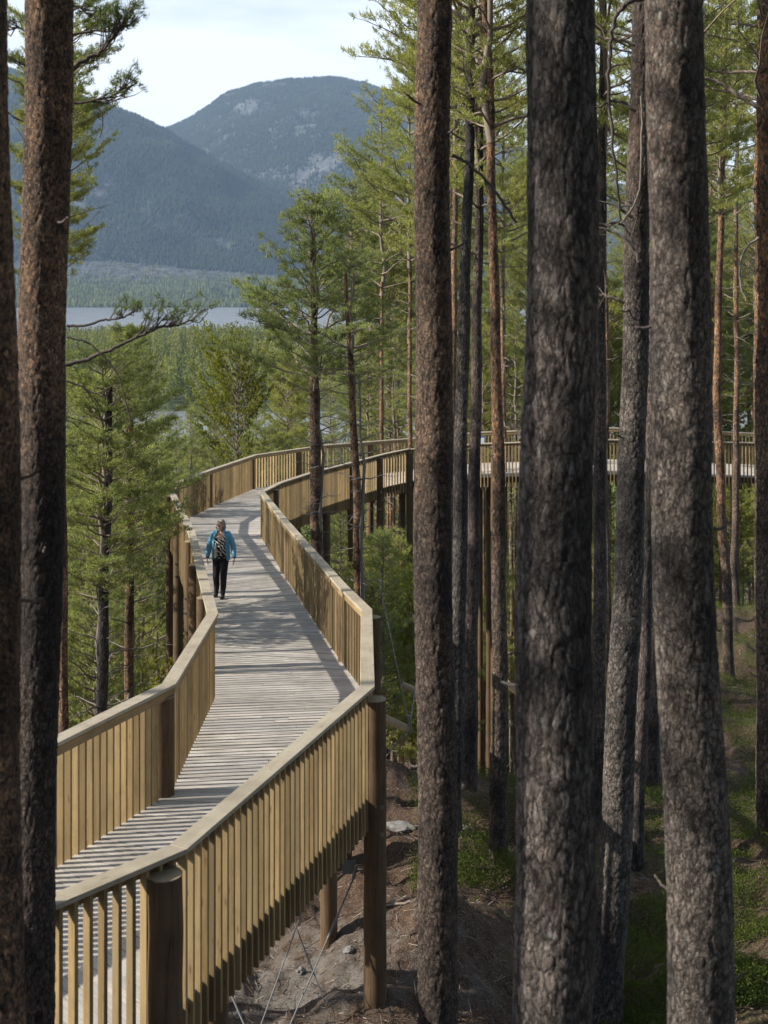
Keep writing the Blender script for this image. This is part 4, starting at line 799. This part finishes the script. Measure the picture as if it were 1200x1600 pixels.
# posts: (side, segment, t, height above rail, radius, outward)
posts = []   # x, y, ztop, r
def on(side, seg, t, out=0.10):
    a, b = ST[seg][side], ST[seg + 1][side]; p = a.lerp(b, t); d = (b - a); nrm = Vector((d.y, -d.x, 0)).normalized()
    if side == 1: nrm = -nrm
    return p + nrm * out, p
post_specs = [(0, 1, 0.93, .06, .142), (0, 3, 0.0, .10, .132), (0, 4, 0.0, .07, .130), (0, 5, .0, .06, .12), (0, 5, .98, .08, .125), (0, 6, .15, .0, .12), (0, 7, .6, .05, .13), (0, 9, .12, .06, .13), (0, 9, .92, .07, .13), (0, 11, .95, .07, .13), (0, 13, .1, .07, .13), (0, 14, .2, .07, .12), (0, 14, .86, .07, .13), (0, 15, .6, .07, .13), (0, 10, .8, .05, .13),
              (1, 1, .1, .06, .13), (1, 3, -.02, .07, .132), (1, 4, .6, .06, .12), (1, 5, .4, .10, .13), (1, 5, .93, .10, .12), (1, 6, .5, .10, .13), (1, 7, .0, .10, .12), (1, 7, .9, .05, .125), (1, 9, .05, .05, .12), (1, 9, .95, .06, .12), (1, 10, .6, .05, .12), (1, 11, .55, .05, .12), (1, 12, .9, .05, .12), (1, 13, .5, .05, .12), (1, 14, .4, .05, .12), (1, 14, .98, .05, .12), (1, 16, .1, .05, .12)]
gaps = {}
for k, (sd, sg, t_, dn, r_) in enumerate(post_specs):
    inset = 0.085
    if sd == 0 and sg in (1, 2, 3, 4) : inset = 0.125
    p, c = on(sd, sg, t_, inset); zt = c.z + RH - .02 - dn; zg = float(full_z(np.array([p.x]), np.array([p.y]))[0]) - .6
    mb = WB(); nseg = 10
    pts = [Vector((p.x + random.gauss(0, .003), p.y + random.gauss(0, .003), zg + (zt - zg) * i / nseg)) for i in range(nseg + 1)]
    mb.tube(pts, [r_ * (1.05 - .07 * i / nseg) for i in range(nseg + 1)], 24, False)
    po = mb.build('support_post', M['post'], smooth=True)
    mt = WB(); mt.tube([Vector((p.x, p.y, zt)), Vector((p.x, p.y, zt + .008))], r_ * .975, 24); ct = mt.build('post_top', M['endgrain'], wk)
    ct.parent = po
    gaps.setdefault((sd, sg), []).append((t_, r_))
    # bolt plates at deck level
    ms = MB(); dirn = Vector((ST[sg][sd].x - ST[sg][1 - sd].x, ST[sg][sd].y - ST[sg][1 - sd].y, 0)).normalized()
    toc = Vector((-p.x, -p.y, 0)).normalized()
    for dz in (-.10, -.42):
        q = Vector((p.x, p.y, c.z + dz)) + (toc * .55 + dirn * .45).normalized() * (r_ * 1.02)
        ms.beam(q - wo, q - wo + toc * .014, .045, .045)
    ms.build('bolt_plate', M['steel'], po)
# under-deck posts and cross beams
for (x, y, r_) in [(-1.80, 13.6, .145), (-0.76, 17.6, .12), (-1.35, 20.4, .12), (-3.3, 27, .12), (-2.9, 33, .12), (-4.6, 41.5, .12), (-2.0, 44.5, .13), (-0.9, 50.5, .12), (0.75, 52, .12), (4.2, 51, .13), (3.9, 51.8, .10), (8.6, 50.5, .12), (13.2, 50, .12)]:
    near_ = min(ST, key=lambda s: ((s[0] + s[1]) / 2 - Vector((x, y, s[0].z))).length); zt = near_[0].z - .28 if abs(y - near_[0].y) < 1 else (zp(y) - .28 if y < 42 else near_[0].z - .28)
    zg = float(full_z(np.array([x]), np.array([y]))[0]) - .5; mb = WB()
    mb.tube([Vector((x, y, zg + (zt - zg) * i / 6)) for i in range(7)], r_, 20, True); mb.build('support_post', M['post'], smooth=True)
for k, (sg, t_) in enumerate([(1, .1), (2, .02), (3, .02), (4, .0), (4, .6), (5, .5), (6, .0), (6, .5), (7, .0), (7, .9), (9, .1), (9, .95), (10, .7), (11, .9), (13, .0), (14, .1), (14, .9), (16, .05)]):
    a = ST[sg][0].lerp(ST[sg + 1][0], t_); b = ST[sg][1].lerp(ST[sg + 1][1], t_); e = (b - a).normalized()
    mb = WB(); mb.beam(a - e * .02 + Vector((0, 0, -.38)), b + e * .02 + Vector((0, 0, -.38)), .10, .22); bmn = mb.build('cross_beam', M['post'], bevel=.004)
    ms = MB(); vw = Vector((e.y, -e.x, 0)); vw = vw if vw.y < 0 else -vw
    for q_ in (.18, .30): ms.beam(a + e * q_ + vw * .05 + Vector((0, 0, -.40)) - wo, a + e * q_ + vw * .062 + Vector((0, 0, -.40)) - wo, .04, .04)
    ms.build('bolt', M['steel'], bmn)
# railings
def rail_side(sd):
    pts = []
    for i, s in enumerate(ST): pts.append(s[sd])
    # handrail: flat mitred plank
    for i in range(len(pts) - 1):
        a, b = pts[i], pts[i + 1]; d = (b - a).normalized(); mb = WB()
        def mit(j):
            p = pts[j]; d0 = (pts[j] - pts[j - 1]).normalized() if j > 0 else (pts[1] - pts[0]).normalized()
            d1 = (pts[j + 1] - pts[j]).normalized() if j < len(pts) - 1 else d0
            n0 = Vector((d0.y, -d0.x, 0)).normalized(); n1 = Vector((d1.y, -d1.x, 0)).normalized(); nn = (n0 + n1).normalized(); return nn / max(.5, nn.dot(n0))
        na, nb = mit(i), mit(i + 1); h = Vector((0, 0, RH + .040)); W = .086
        if sd == 1: oa, ob = -na * .035, -nb * .035
        else: oa, ob = na * .035, nb * .035
        L_ = (b - a).length; nseg = max(1, round(L_ / 3.2)); es = d * .0015
        for k in range(nseg):
            t0, t1 = k / nseg, (k + 1) / nseg; pa, pb = a.lerp(b, t0), a.lerp(b, t1); n0, n1 = na.lerp(nb, t0), na.lerp(nb, t1); o0, o1 = oa.lerp(ob, t0), oa.lerp(ob, t1)
            mb.prism([pa + h + o0 + n0 * W + es, pb + h + o1 + n1 * W - es, pb + h + o1 - n1 * W - es, pa + h + o0 - n0 * W + es][::-1], .040)
        mb.build('handrail', M['rail'], bevel=.004)
        # balusters
        mb = WB(); nrm = Vector((d.y, -d.x, 0)).normalized(); nrm = nrm if sd == 0 else -nrm
        n = max(1, round(L_ / .138)); gp = gaps.get((sd, i), [])
        for k in range(n):
            t0 = (k + .5) / n
            if any(abs(t0 - g_[0]) * L_ < g_[1] * .6 for g_ in gp if (sd == 0 and i in (5,)) or (sd == 1 and i in (3, 7, 9, 10, 11))): continue
            p = a.lerp(b, t0) + nrm * .035; tw = random.gauss(0, .02); dd = (d + nrm * tw).normalized(); dd.z = 0
            lo = -.40 + random.uniform(-.012, .012)
            q0 = p + Vector((random.gauss(0, .002), random.gauss(0, .002), lo)); q1 = p + Vector((0, 0, RH - .002))
            mb.beam(q0, q1, .034 + random.uniform(-.001, .001), .076, side=dd)
        # thin top batten the balusters are screwed to
        mb.beam(a + nrm * -.015 + Vector((0, 0, RH - .06)), b + nrm * -.015 + Vector((0, 0, RH - .06)), .028, .09)
        mb.build('balustrade', M['baluster'], bevel=.002 if i < 7 else 0)
rail_side(0); rail_side(1)
# log struts and steel cables
def log_(a, b, r_):
    mb = WB(); a, b = Vector(a), Vector(b); mb.tube([a.lerp(b, i / 6) for i in range(7)], r_, 18, True); return mb.build('log_strut', M['log'], smooth=True)
def cable(a, b, r_=.008, name='brace_cable'):
    mb = WB(); a, b = Vector(a), Vector(b); mb.tube([a, b], r_, 8, True); return mb.build(name, M['steel'])
pc = P(548, 1352, 15.3)
ms = WB(); ms.beam(pc + Vector((-.02, 0, .06)), pc + Vector((-.02, 0, -.10)), .16, .02, side=(1, 0, 0)); ms.build('cable_bracket', M['steel'])
cable(P(557, 1352, 15.2), P(552, 1373, 15.2), .022, 'turnbuckle'); cable(P(552, 1373, 15.2), P(527, 1432, 15.0), .011); cable(P(527, 1432, 15.0), P(512, 1466, 14.9), .016, 'turnbuckle'); cable(P(512, 1466, 14.9), P(453, 1602, 14.6), .008)
cable(P(488, 1380, 15.6), P(404, 1612, 14.2)); cable(P(452, 1420, 15.6), P(525, 1612, 15.0)); cable(P(478, 1400, 16.4), P(500, 1450, 16.8), .006); cable(P(355, 1540, 13.5), P(392, 1625, 13.2), .010)
log_(P(596, 1120, 24.5), P(641, 1141, 24.2), .075); cable(P(640, 1136, 24.2), P(560, 1236, 24.5), .012); cable(P(642, 1138, 24.2), P(575, 1262, 24.6), .012); cable(P(606, 1200, 24.4), P(640, 1240, 24.4), .01); cable(P(640, 1136, 24.2), P(592, 905, 26), .009); cable(P(641, 1130, 24.2), P(654, 1040, 26), .012)
cable(P(639, 1118, 24.2), P(641, 1146, 24.2), .035, 'cable_clamp')
log_(P(628, 1070, 30), P(650, 1080, 30), .08); log_(P(708, 1100, 27.5), P(724, 1114, 27.2), .085); cable(P(722, 1112, 27.2), P(690, 1170, 27.4), .010); cable(P(705, 1170, 27.2), P(728, 1208, 27.2), .010)
log_(P(790, 1066, 33), P(812, 1084, 33), .09); cable(P(790, 1110, 33), P(808, 1140, 33), .010); cable(P(806, 1182, 33), P(790, 1200, 33), .01)
# small blue and white panel fixed on the far railing
sg = empty('information_panel', P(752, 690, 52.4)); tag(sg, 'small white and blue panel on the far railing of the round walkway', 'sign')
mb = MB(); mb.beam((0, 0, -.15), (0, 0, .22), .30, .02, side=(1, 0, 0)); m, t, p, o = newmat('panel_blue'); p.inputs['Base Color'].default_value = (.10, .17, .38, 1); mb.build('panel', m, sg, bevel=.004)
mb = MB(); mb.beam((0, -.013, -.10), (0, -.013, .16), .24, .006, side=(1, 0, 0)); m, t, p, o = newmat('panel_white'); p.inputs['Base Color'].default_value = (.75, .78, .8, 1); mb.build('notice', m, sg)

# ------------------------------------------------------------------ the walker
m, t, p, o = newmat('skin'); p.inputs['Base Color'].default_value = (0.66, 0.41, 0.31, 1); p.inputs['Roughness'].default_value = .55; p.inputs['Subsurface Weight'].default_value = .05; M['skin'] = m
def cloth(name, c, rough=.8, nz=25, var=.2):
    return simple(name, c, rough, nz, var, .25)
M['jacket'] = cloth('blue_shell_fabric', (0.13, 0.34, 0.50), .6); M['trousers'] = cloth('black_trousers', (0.012, 0.012, 0.016), .75); M['lining'] = cloth('dark_lining', (0.01, 0.015, 0.04)); M['shoe'] = cloth('dark_shoe', (0.03, 0.03, 0.035)); M['sole'] = cloth('shoe_sole', (0.25, 0.25, 0.24))
M['hair'] = simple('grey_hair', (0.26, 0.24, 0.21), .6, 60, .5)
m, t, p, o = newmat('zebra_print'); tcx = N(t, 'ShaderNodeTexCoord').outputs['Object']
wv = N(t, 'ShaderNodeTexWave', wave_type='BANDS', bands_direction='DIAGONAL'); wv.inputs['Scale'].default_value = 7; wv.inputs['Distortion'].default_value = 9; wv.inputs['Detail'].default_value = 1.5; wv.inputs['Detail Scale'].default_value = 1.1
t.links.new(tcx, wv.inputs[0]); t.links.new(ramp(t, [(0.60, (.008, .008, .01)), (0.66, (.55, .52, .50))], wv.outputs[0]).outputs[0], p.inputs['Base Color']); M['zebra'] = m
M['whitecloth'] = cloth('white_panel', (0.50, 0.46, 0.43)); M['eye'] = cloth('dark_eye', (.02, .015, .01)); M['lips'] = cloth('lips', (.40, .14, .11))
px, py = (345 - 600) / F * 27.6, 27.6; pz = zp(py) + .004
per = empty('person', (px, py, pz), R(-6)); tag(per, 'grey haired walker on the deck in open light blue jacket and black trousers', 'person')
def skin_mesh(name, chains, mat, parent, vox=.008, extra=None, smooth_it=6, slices=None):
    """chains: lists of (x,y,z,radius); grown as overlapping round limbs and fused into one continuous surface"""
    bm = bmesh.new()
    def ball(c, r):
        rx, ry, rz = r if hasattr(r, '__len__') else (r, r, r)
        bmesh.ops.create_icosphere(bm, subdivisions=3 if max(rx, ry, rz) > .03 else 2, radius=1, matrix=Matrix.Translation(c) @ Matrix.Diagonal((rx, ry, rz, 1)))
    for ch in chains:
        fl = ch[0] if isinstance(ch[0], str) else None
        pts = ch[1:] if fl else ch
        for (x0, y0, z0, r0), (x1, y1, z1, r1) in zip(pts[:-1], pts[1:]):
            a, b = Vector((x0, y0, z0)), Vector((x1, y1, z1)); L_ = (b - a).length
            rr0 = r0[0] if hasattr(r0, '__len__') else r0; n = max(2, int(L_ / max(.35 * min(rr0, r1[0] if hasattr(r1, '__len__') else r1), .003)))
            for i in range(n + 1):
                tt = i / n
                if hasattr(r0, '__len__'): r = tuple(r0[q] * (1 - tt) + r1[q] * tt for q in range(3))
                else: r = r0 * (1 - tt) + r1 * tt
                ball(a.lerp(b, tt), r)
    for c, r in (extra or []): ball(Vector(c), r)
    me = bpy.data.meshes.new(name); bm.to_mesh(me); bm.free(); tmp = bpy.data.objects.new('tmp', me); col.objects.link(tmp)
    rm = tmp.modifiers.new('r', 'REMESH'); rm.mode = 'VOXEL'; rm.voxel_size = vox
    sm_ = tmp.modifiers.new('s', 'SMOOTH'); sm_.iterations = smooth_it; sm_.factor = .5
    dg = bpy.context.evaluated_depsgraph_get(); ev = tmp.evaluated_get(dg); me2 = bpy.data.meshes.new_from_object(ev); me2.name = name
    bpy.data.objects.remove(tmp); me2.materials.clear()
    for q in me2.polygons: q.use_smooth = True
    return link(name, me2, parent, mat)
# person faces -y (towards the camera); her right hand is at -x
hipz = .86; shz = 1.37
legs = [[(-.085, .0, hipz, .085), (-.092, -.045, .47, .060), (-.098, .03, .24, .052), (-.105, .02, .085, .036)],
        [(.085, .0, hipz, .085), (.082, -.10, .47, .060), (.078, -.10, .25, .052), (.076, -.15, .085, .036)]]
armR = [(-.175, .01, shz - .02, .052), (-.255, .03, 1.11, .042), (-.285, -.02, .88, .030), (-.288, -.03, .845, .024)]
armL = [(.175, .01, shz - .02, .052), (.262, .03, 1.12, .042), (.305, -.06, .89, .030), (.308, -.07, .855, .024)]
def hand(w, s, fwd):
    """palm and five bent fingers hanging from wrist w; s = -1 for her right hand"""
    x, y, z = w; ch = []; ex = [((x, y, z - .025), (.015, .036, .034)), ((x + s * .002, y, z - .055), (.014, .038, .030))]
    for i, (oy, ln) in enumerate(((-.030, .066), (-.010, .075), (.010, .070), (.030, .056))):
        b0 = (x + s * .002, y + oy, z - .078); k1 = (x - s * .004, y + oy * 1.1 - .003, z - .078 - ln * .45); k2 = (x - s * .014, y + oy * 1.1 - .006, z - .078 - ln * .75); k3 = (x - s * .026, y + oy * 1.1 - .008, z - .078 - ln * .92)
        ch.append([(*b0, .0090), (*k1, .0084), (*k2, .0078), (*k3, .0070)])
    ch.append([(x - s * .004, y - .030, z - .030, .011), (x - s * .012, y - .052, z - .052, .0100), (x - s * .018, y - .060, z - .078, .0085)])
    return ch, ex
hr, er = hand((-.289, -.034, .845), -1, 0); hl, el_ = hand((.309, -.074, .855), 1, 0)
yaw = -0.45  # head turned to her right
hc_ = Vector((-.004, -.02, 1.545))
def hd(x, y, z): v_ = Vector((x, y, 0)); v_.rotate(Matrix.Rotation(yaw, 3, 'Z')); return (hc_.x + v_.x, hc_.y + v_.y, hc_.z + z)
torso = [('e'), (0, .0, .88, (.150, .100, .09)), (0, .0, 1.03, (.135, .095, .08)), (0, .0, 1.18, (.150, .100, .08)), (0, .005, 1.31, (.165, .095, .06)), (0, .01, 1.385, (.110, .070, .04))]
headx = [(hd(0, .015, .030), (.073, .088, .088)), (hd(0, -.020, -.045), (.056, .062, .062)), (hd(0, -.050, -.088), (.026, .024, .018)), (hd(0, -.045, .030), (.058, .045, .050)), (hd(-.038, -.056, -.022), (.020, .016, .018)), (hd(.038, -.056, -.022), (.020, .016, .018)),
         (hd(0, -.102, -.018), (.014, .018, .013)), (hd(-.011, -.094, -.022), (.009, .010, .008)), (hd(.011, -.094, -.022), (.009, .010, .008)), (hd(0, -.088, -.052), (.022, .010, .007)), (hd(0, -.088, -.063), (.019, .010, .007)),
         (hd(-.074, .012, -.008), (.009, .019, .031)), (hd(.074, .012, -.008), (.009, .019, .031)), (hd(-.028, -.084, .024), (.022, .008, .006)), (hd(.028, -.084, .024), (.022, .008, .006))]
nose = [[(*hd(0, -.088, .014), .008), (*hd(0, -.104, -.014), .011)]]
neck = [[(0, .012, 1.36, .062), (hc_.x, hc_.y + .03, 1.47, .052)]]
feet = [[(-.105, .03, .06, .034), (-.112, -.08, .035, .032)], [(.076, -.14, .06, .034), (.078, -.25, .035, .032)]]
body = skin_mesh('body', [torso] + legs + [armR, armL] + hr + hl + nose + neck + feet, M['skin'], per, .0048, er + el_ + headx, 3)
for sx_ in (-1, 1):
    e_ = MB(); c_ = Vector(hd(.029 * sx_, -.081, .008)); bm = bmesh.new(); bmesh.ops.create_uvsphere(bm, u_segments=10, v_segments=8, radius=.0115, matrix=Matrix.Translation(c_)); me = bpy.data.meshes.new('eye'); bm.to_mesh(me); bm.free(); link('eye', me, per, M['eye'])
skin_mesh('lips', [[(*hd(-.016, -.094, -.053), .0045), (*hd(0, -.100, -.053), .006), (*hd(.016, -.094, -.053), .0045)], [(*hd(-.012, -.094, -.061), .0045), (*hd(0, -.098, -.062), .006), (*hd(.012, -.094, -.061), .0045)]], M['lips'], per, .003, None, 2)
skin_mesh('hair', [[(*hd(.050, .055, .03), .044), (*hd(.062, .060, -.06), .034), (*hd(.060, .045, -.13), .028), (*hd(.060, .03, -.20), .020)], [(*hd(-.045, .06, .03), .042), (*hd(-.055, .065, -.06), .032), (*hd(-.05, .06, -.12), .026)], [(*hd(.0, .08, .02), .05), (*hd(.0, .085, -.09), .04)], [(*hd(.030, -.050, .085), .020), (*hd(.066, -.020, .055), .018), (*hd(.076, .010, .015), .018)], [(*hd(-.010, -.055, .092), .018), (*hd(-.062, -.015, .062), .018), (*hd(-.074, .022, .02), .016)]],
          M['hair'], per, .006, [(hd(0, .040, .055), (.079, .080, .078))], 3)
skin_mesh('trousers', [('e', (0, .0, .90, (.158, .110, .05)), (0, .0, .82, (.160, .112, .06))), [(-.083, .0, .83, .098), (-.092, -.045, .47, .075), (-.098, .03, .24, .066), (-.104, .022, .10, .050)], [(.083, .0, .83, .098), (.082, -.10, .47, .075), (.078, -.10, .25, .066), (.076, -.145, .10, .050)]], M['trousers'], per, .009)
skin_mesh('top', [('e', (0, -.008, .86, (.168, .122, .02)), (0, -.006, 1.03, (.152, .115, .06)), (0, -.006, 1.18, (.166, .118, .06)), (0, .0, 1.235, (.158, .106, .04))), [(-.085, -.02, 1.25, .085), (-.105, -.0, 1.34, .060)], [(.085, -.02, 1.25, .085), (.105, .0, 1.34, .060)]], M['zebra'], per, .008)
skin_mesh('top_panel', [[(-.085, -.107, 1.16, .020), (-.088, -.116, 1.02, .032), (-.088, -.114, .90, .032)]], M['whitecloth'], per, .007)
for nm_, f_ in (('shoe', feet[0]), ('shoe', feet[1])):
    (x0, y0, z0, _), (x1, y1, z1, _) = f_
    s1 = skin_mesh(nm_, [('e', (x0, y0 + .02, .062, (.040, .045, .045)), (x1, y1, .040, (.044, .055, .032))), [(x0, y0, .085, .040), (x0, y0, .11, .038)]], M['shoe'], per, .006)
    skin_mesh('sole', [('e', (x0, y0 + .03, .014, (.040, .045, .014)), (x1, y1 - .005, .014, (.046, .058, .014)))], M['sole'], s1, .006)
# jacket: open shell, sleeves and raised collar
def jacket():
    prof = [(.80, .205, .150, .80), (.92, .200, .148, .80), (1.05, .188, .140, .78), (1.18, .190, .140, .74), (1.28, .196, .135, .66), (1.345, .185, .118, .60), (1.385, .135, .100, .50), (1.41, .098, .088, .62), (1.455, .100, .092, .75), (1.50, .118, .104, .95)]
    n = 40; vs = []; fs = []
    for (z, rx, ry, gap) in prof:
        for k in range(n + 1):
            a = -math.pi / 2 + gap + (2 * math.pi - 2 * gap) * k / n; wob = 1 + .025 * math.sin(a * 7 + z * 9) + .015 * math.sin(a * 13 - z * 23)
            vs.append((rx * wob * math.cos(a), ry * wob * math.sin(a) + .004, z + .006 * math.sin(a * 5)))
    for i in range(len(prof) - 1):
        for k in range(n): fs.append((i * (n + 1) + k, i * (n + 1) + k + 1, (i + 1) * (n + 1) + k + 1, (i + 1) * (n + 1) + k))
    me = bpy.data.meshes.new('jacket'); me.from_pydata(vs, [], fs)
    for q in me.polygons: q.use_smooth = True
    me.materials.append(M['jacket']); me.materials.append(M['lining']); o_ = link('jacket', me, per)
    so_ = o_.modifiers.new('thick', 'SOLIDIFY'); so_.thickness = .012; so_.offset = -1; so_.material_offset = 1; so_.material_offset_rim = 0
    ss = o_.modifiers.new('sub', 'SUBSURF'); ss.levels = 1; ss.render_levels = 1
    return o_
jk = jacket()
for arm in (armR, armL):
    s_ = 1 if arm is armL else -1
    pts = [(arm[0][0] - s_ * .02, arm[0][1], arm[0][2] + .0, .074), ((arm[0][0] + arm[1][0]) / 2, .02, (arm[0][2] + arm[1][2]) / 2, .068), (arm[1][0], arm[1][1], arm[1][2], .060), ((arm[1][0] + arm[2][0]) / 2, 0.0, (arm[1][2] + arm[2][2]) / 2, .060), (arm[2][0], arm[2][1], arm[2][2] + .01, .050)]
    skin_mesh('sleeve', [pts], M['jacket'], jk, .008, None, 3)
    skin_mesh('cuff', [[(arm[2][0], arm[2][1], arm[2][2] + .0, .047), (arm[3][0], arm[3][1], arm[3][2] + .022, .036)]], M['lining'], jk, .006, None, 2)
pl = MB(); pl.tube([Vector((-.215, -.10, .86)), Vector((-.215, -.10, .68))], .004, 6); pl.build('drawcord', M['lining'], jk)

# ------------------------------------------------------------------ forest floor dressing
def gz(x, y): return float(full_z(np.array([x]), np.array([y]))[0])
# bilberry and moss cover
n = 52000; u = rng.uniform(640, 1230, n); y = rng.uniform(15.0, 50, n) ** 1.0; y = 15 + (50 - 15) * rng.uniform(0, 1, n) ** 1.5; x = (u - 600) / F * y
dn_ = fbm(x * .55, y * .55, 4, 55); zg = full_z(x, y)
thr = np.where(x < 1.3, .62, np.where(y > 30, .40, .43)); k = (dn_ > thr) & ~((x < 3.0) & (y > 19.0) & (y < 27) & (dn_ < .56)); x, y, zg, dn_ = x[k], y[k], zg[k], dn_[k]
nl = 9; m_ = len(x); hh = .05 + .26 * np.clip((dn_ - .45) / .2, 0, 1) 
c = np.stack([x[:, None] + rng.normal(0, .055, (m_, nl)), y[:, None] + rng.normal(0, .055, (m_, nl)), zg[:, None] + hh[:, None] * rng.uniform(.1, 1.1, (m_, nl))], -1).reshape(-1, 3)
d1 = rng.normal(0, 1, c.shape); d1 /= np.linalg.norm(d1, axis=1)[:, None]; d2 = rng.normal(0, 1, c.shape); d2[:, 2] *= .5; d2 /= np.linalg.norm(d2, axis=1)[:, None]
s_ = rng.uniform(.010, .022, (len(c), 1)); v = np.stack([c - d1 * s_, c + d2 * s_ * .6, c + d1 * s_, c - d2 * s_ * .6], 1).reshape(-1, 3)
gc = link('ground_cover', np_mesh('ground_cover', v, np.arange(len(v)).reshape(-1, 4)), None, M['berry']); tag(gc, 'low bilberry shrubs and moss growing between the pine trunks', 'ground cover', kind='stuff')
# litter of twigs and needles
n = 15000; u = rng.uniform(330, 1230, n); y = 14 + 30 * rng.uniform(0, 1, n) ** 1.4; x = (u - 600) / F * y; z = full_z(x, y); a = rng.uniform(0, 6.28, n); l = rng.exponential(.07, n) + .03; l = np.minimum(l, .7)
dx = np.cos(a) * l; dy = np.sin(a) * l; wv_ = rng.uniform(.0012, .005, n); z2 = full_z(x + dx, y + dy)
p0 = np.stack([x, y, z + .012], 1); p1 = np.stack([x + dx, y + dy, z2 + .012 + rng.uniform(0, .06, n)], 1); sdv = np.stack([-np.sin(a), np.cos(a), np.zeros(n)], 1) * wv_[:, None]; upv = np.array([0, 0, 1.]) * (wv_ * 1.6)[:, None]
v = np.stack([p0 - sdv, p0 + sdv, p0 + upv, p1 - sdv, p1 + sdv, p1 + upv], 1).reshape(-1, 3); b_ = np.arange(n)[:, None] * 6
f = np.concatenate([b_ + np.array([[0, 1, 4, 3]]), b_ + np.array([[1, 2, 5, 4]]), b_ + np.array([[2, 0, 3, 5]])])
m, t, p, o = newmat('twig'); ri = ramp(t, [(0, (.05, .035, .025)), (.6, (.16, .11, .08)), (1, (.42, .36, .30))], N(t, 'ShaderNodeNewGeometry').outputs['Random Per Island']); t.links.new(ri.outputs[0], p.inputs['Base Color']); p.inputs['Roughness'].default_value = .9; M['twig'] = m
tl_ = link('twig_litter', np_mesh('twig_litter', v, f), None, M['twig']); tag(tl_, 'litter of twigs and needles scattered on the brown forest floor', 'twigs', kind='stuff')
m, t, p, o = newmat('pale_stone'); n_ = noise_n(t, 9, 6, .7); t.links.new(ramp(t, [(.3, (.11, .105, .10)), (.7, (.32, .31, .295))], n_.outputs[0]).outputs[0], p.inputs['Base Color']); p.inputs['Roughness'].default_value = .9; t.links.new(bump(t, n_.outputs[0], .5, .02), p.inputs['Normal']); M['stone'] = m
def stone(x, y, sx_, sy_, sz_, label, seed, sink=.35, group=None):
    bm = bmesh.new(); bmesh.ops.create_icosphere(bm, subdivisions=4, radius=1)
    for v_ in bm.verts:
        c_ = v_.co.copy(); k_ = 1 + .42 * mn.noise(c_ * 1.1 + Vector((seed * 3.1, 0, 0))) + .2 * mn.noise(c_ * 2.7 + Vector((0, seed, 0))) + .06 * mn.noise(c_ * 8)
        v_.co = Vector((c_.x * sx_, c_.y * sy_, c_.z * sz_)) * k_
    me = bpy.data.meshes.new('stone'); bm.to_mesh(me); bm.free()
    for q in me.polygons: q.use_smooth = True
    o_ = link('stone', me, None, M['stone']); o_.location = (x, y, gz(x, y) + sz_ * (1 - 2 * sink) * .5); o_.rotation_euler = (0, 0, seed); tag(o_, label, 'stone', group)
for (u, v_, s3, lab) in [(622, 1296, (.34, .16, .07), 'pale flat stone right of the round post on the brown slope'), (470, 1520, (.07, .05, .04), 'small pale stone on the grey sand under the walkway'), (372, 1590, (.05, .05, .035), 'little pale stone at the bottom edge beside the low post'), (545, 1490, (.07, .05, .04), 'small stone behind the crossing cables'),
                         (720, 1295, (.16, .08, .05), 'pale stone in the clearing beside the red brown trunk'), (1010, 1210, (.3, .25, .16), 'grey stone at the foot of the far slim trunks')]:
    # ground intersection by stepping along the ray
    dd = 13.0
    while dd < 60:
        q = P(u, v_, dd)
        if q.z < gz(q.x, q.y): break
        dd += .05
    stone(q.x, q.y, *s3, lab, u % 7, .3)
def fallen(uvd, r0, r1, lab, nm='fallen_branch'):
    pts = []
    for (u, v_) in uvd:
        dd = 13.0
        while dd < 60:
            q = P(u, v_, dd)
            if q.z < gz(q.x, q.y) + r0: break
            dd += .05
        pts.append(Vector((q.x, q.y, gz(q.x, q.y) + r0 * .8)))
    T = Tubes(); c0 = np.array(tuple(pts[0])); pp = np.array([tuple(q) for q in pts]) - c0; t_ = np.linspace(0, len(pp) - 1, 14); pp = np.stack([np.interp(t_, np.arange(len(pp)), pp[:, q]) for q in range(3)], 1) + rng.normal(0, .01, (14, 3)); T.add(pp, r0, r1, 8)
    o_ = link(nm, T.mesh(nm), None, M['deadwood']); o_.location = c0; tag(o_, lab, 'branch')
fallen([(722, 1290), (730, 1294), (733, 1304)], .02, .012, 'curved pale dead branch on the ground beside the slender trunk')
fallen([(660, 1440), (700, 1455), (745, 1470)], .018, .008, 'dead branch on the needle litter right of the red brown trunk')
fallen([(1090, 1180), (1120, 1196), (1165, 1188)], .025, .012, 'dead branch lying on the mossy rise near the right edge')
fallen([(600, 1420), (640, 1412), (668, 1405)], .018, .010, 'dead branch on the bare slope right of the tall round post')

# ------------------------------------------------------------------ air
def haze():
    bm = bmesh.new(); bmesh.ops.create_cube(bm, size=1); me = bpy.data.meshes.new('haze'); bm.to_mesh(me); bm.free()
    o_ = link('haze', me); o_.scale = (16200, 16200, 1560); o_.location = (0, 0, -60 + 780); tag(o_, 'thin blue haze in the air between the forest and the mountains', 'haze', kind='stuff')
    m = bpy.data.materials.new('haze_air'); m.use_nodes = True; t = m.node_tree; t.nodes.clear(); o2 = N(t, 'ShaderNodeOutputMaterial'); pv = N(t, 'ShaderNodeVolumePrincipled')
    pv.inputs['Color'].default_value = (0.48, 0.68, 1.0, 1); pv.inputs['Density'].default_value = 0.000068; pv.inputs['Anisotropy'].default_value = 0.1
    t.links.new(pv.outputs[0], o2.inputs['Volume']); me.materials.append(m)
haze()
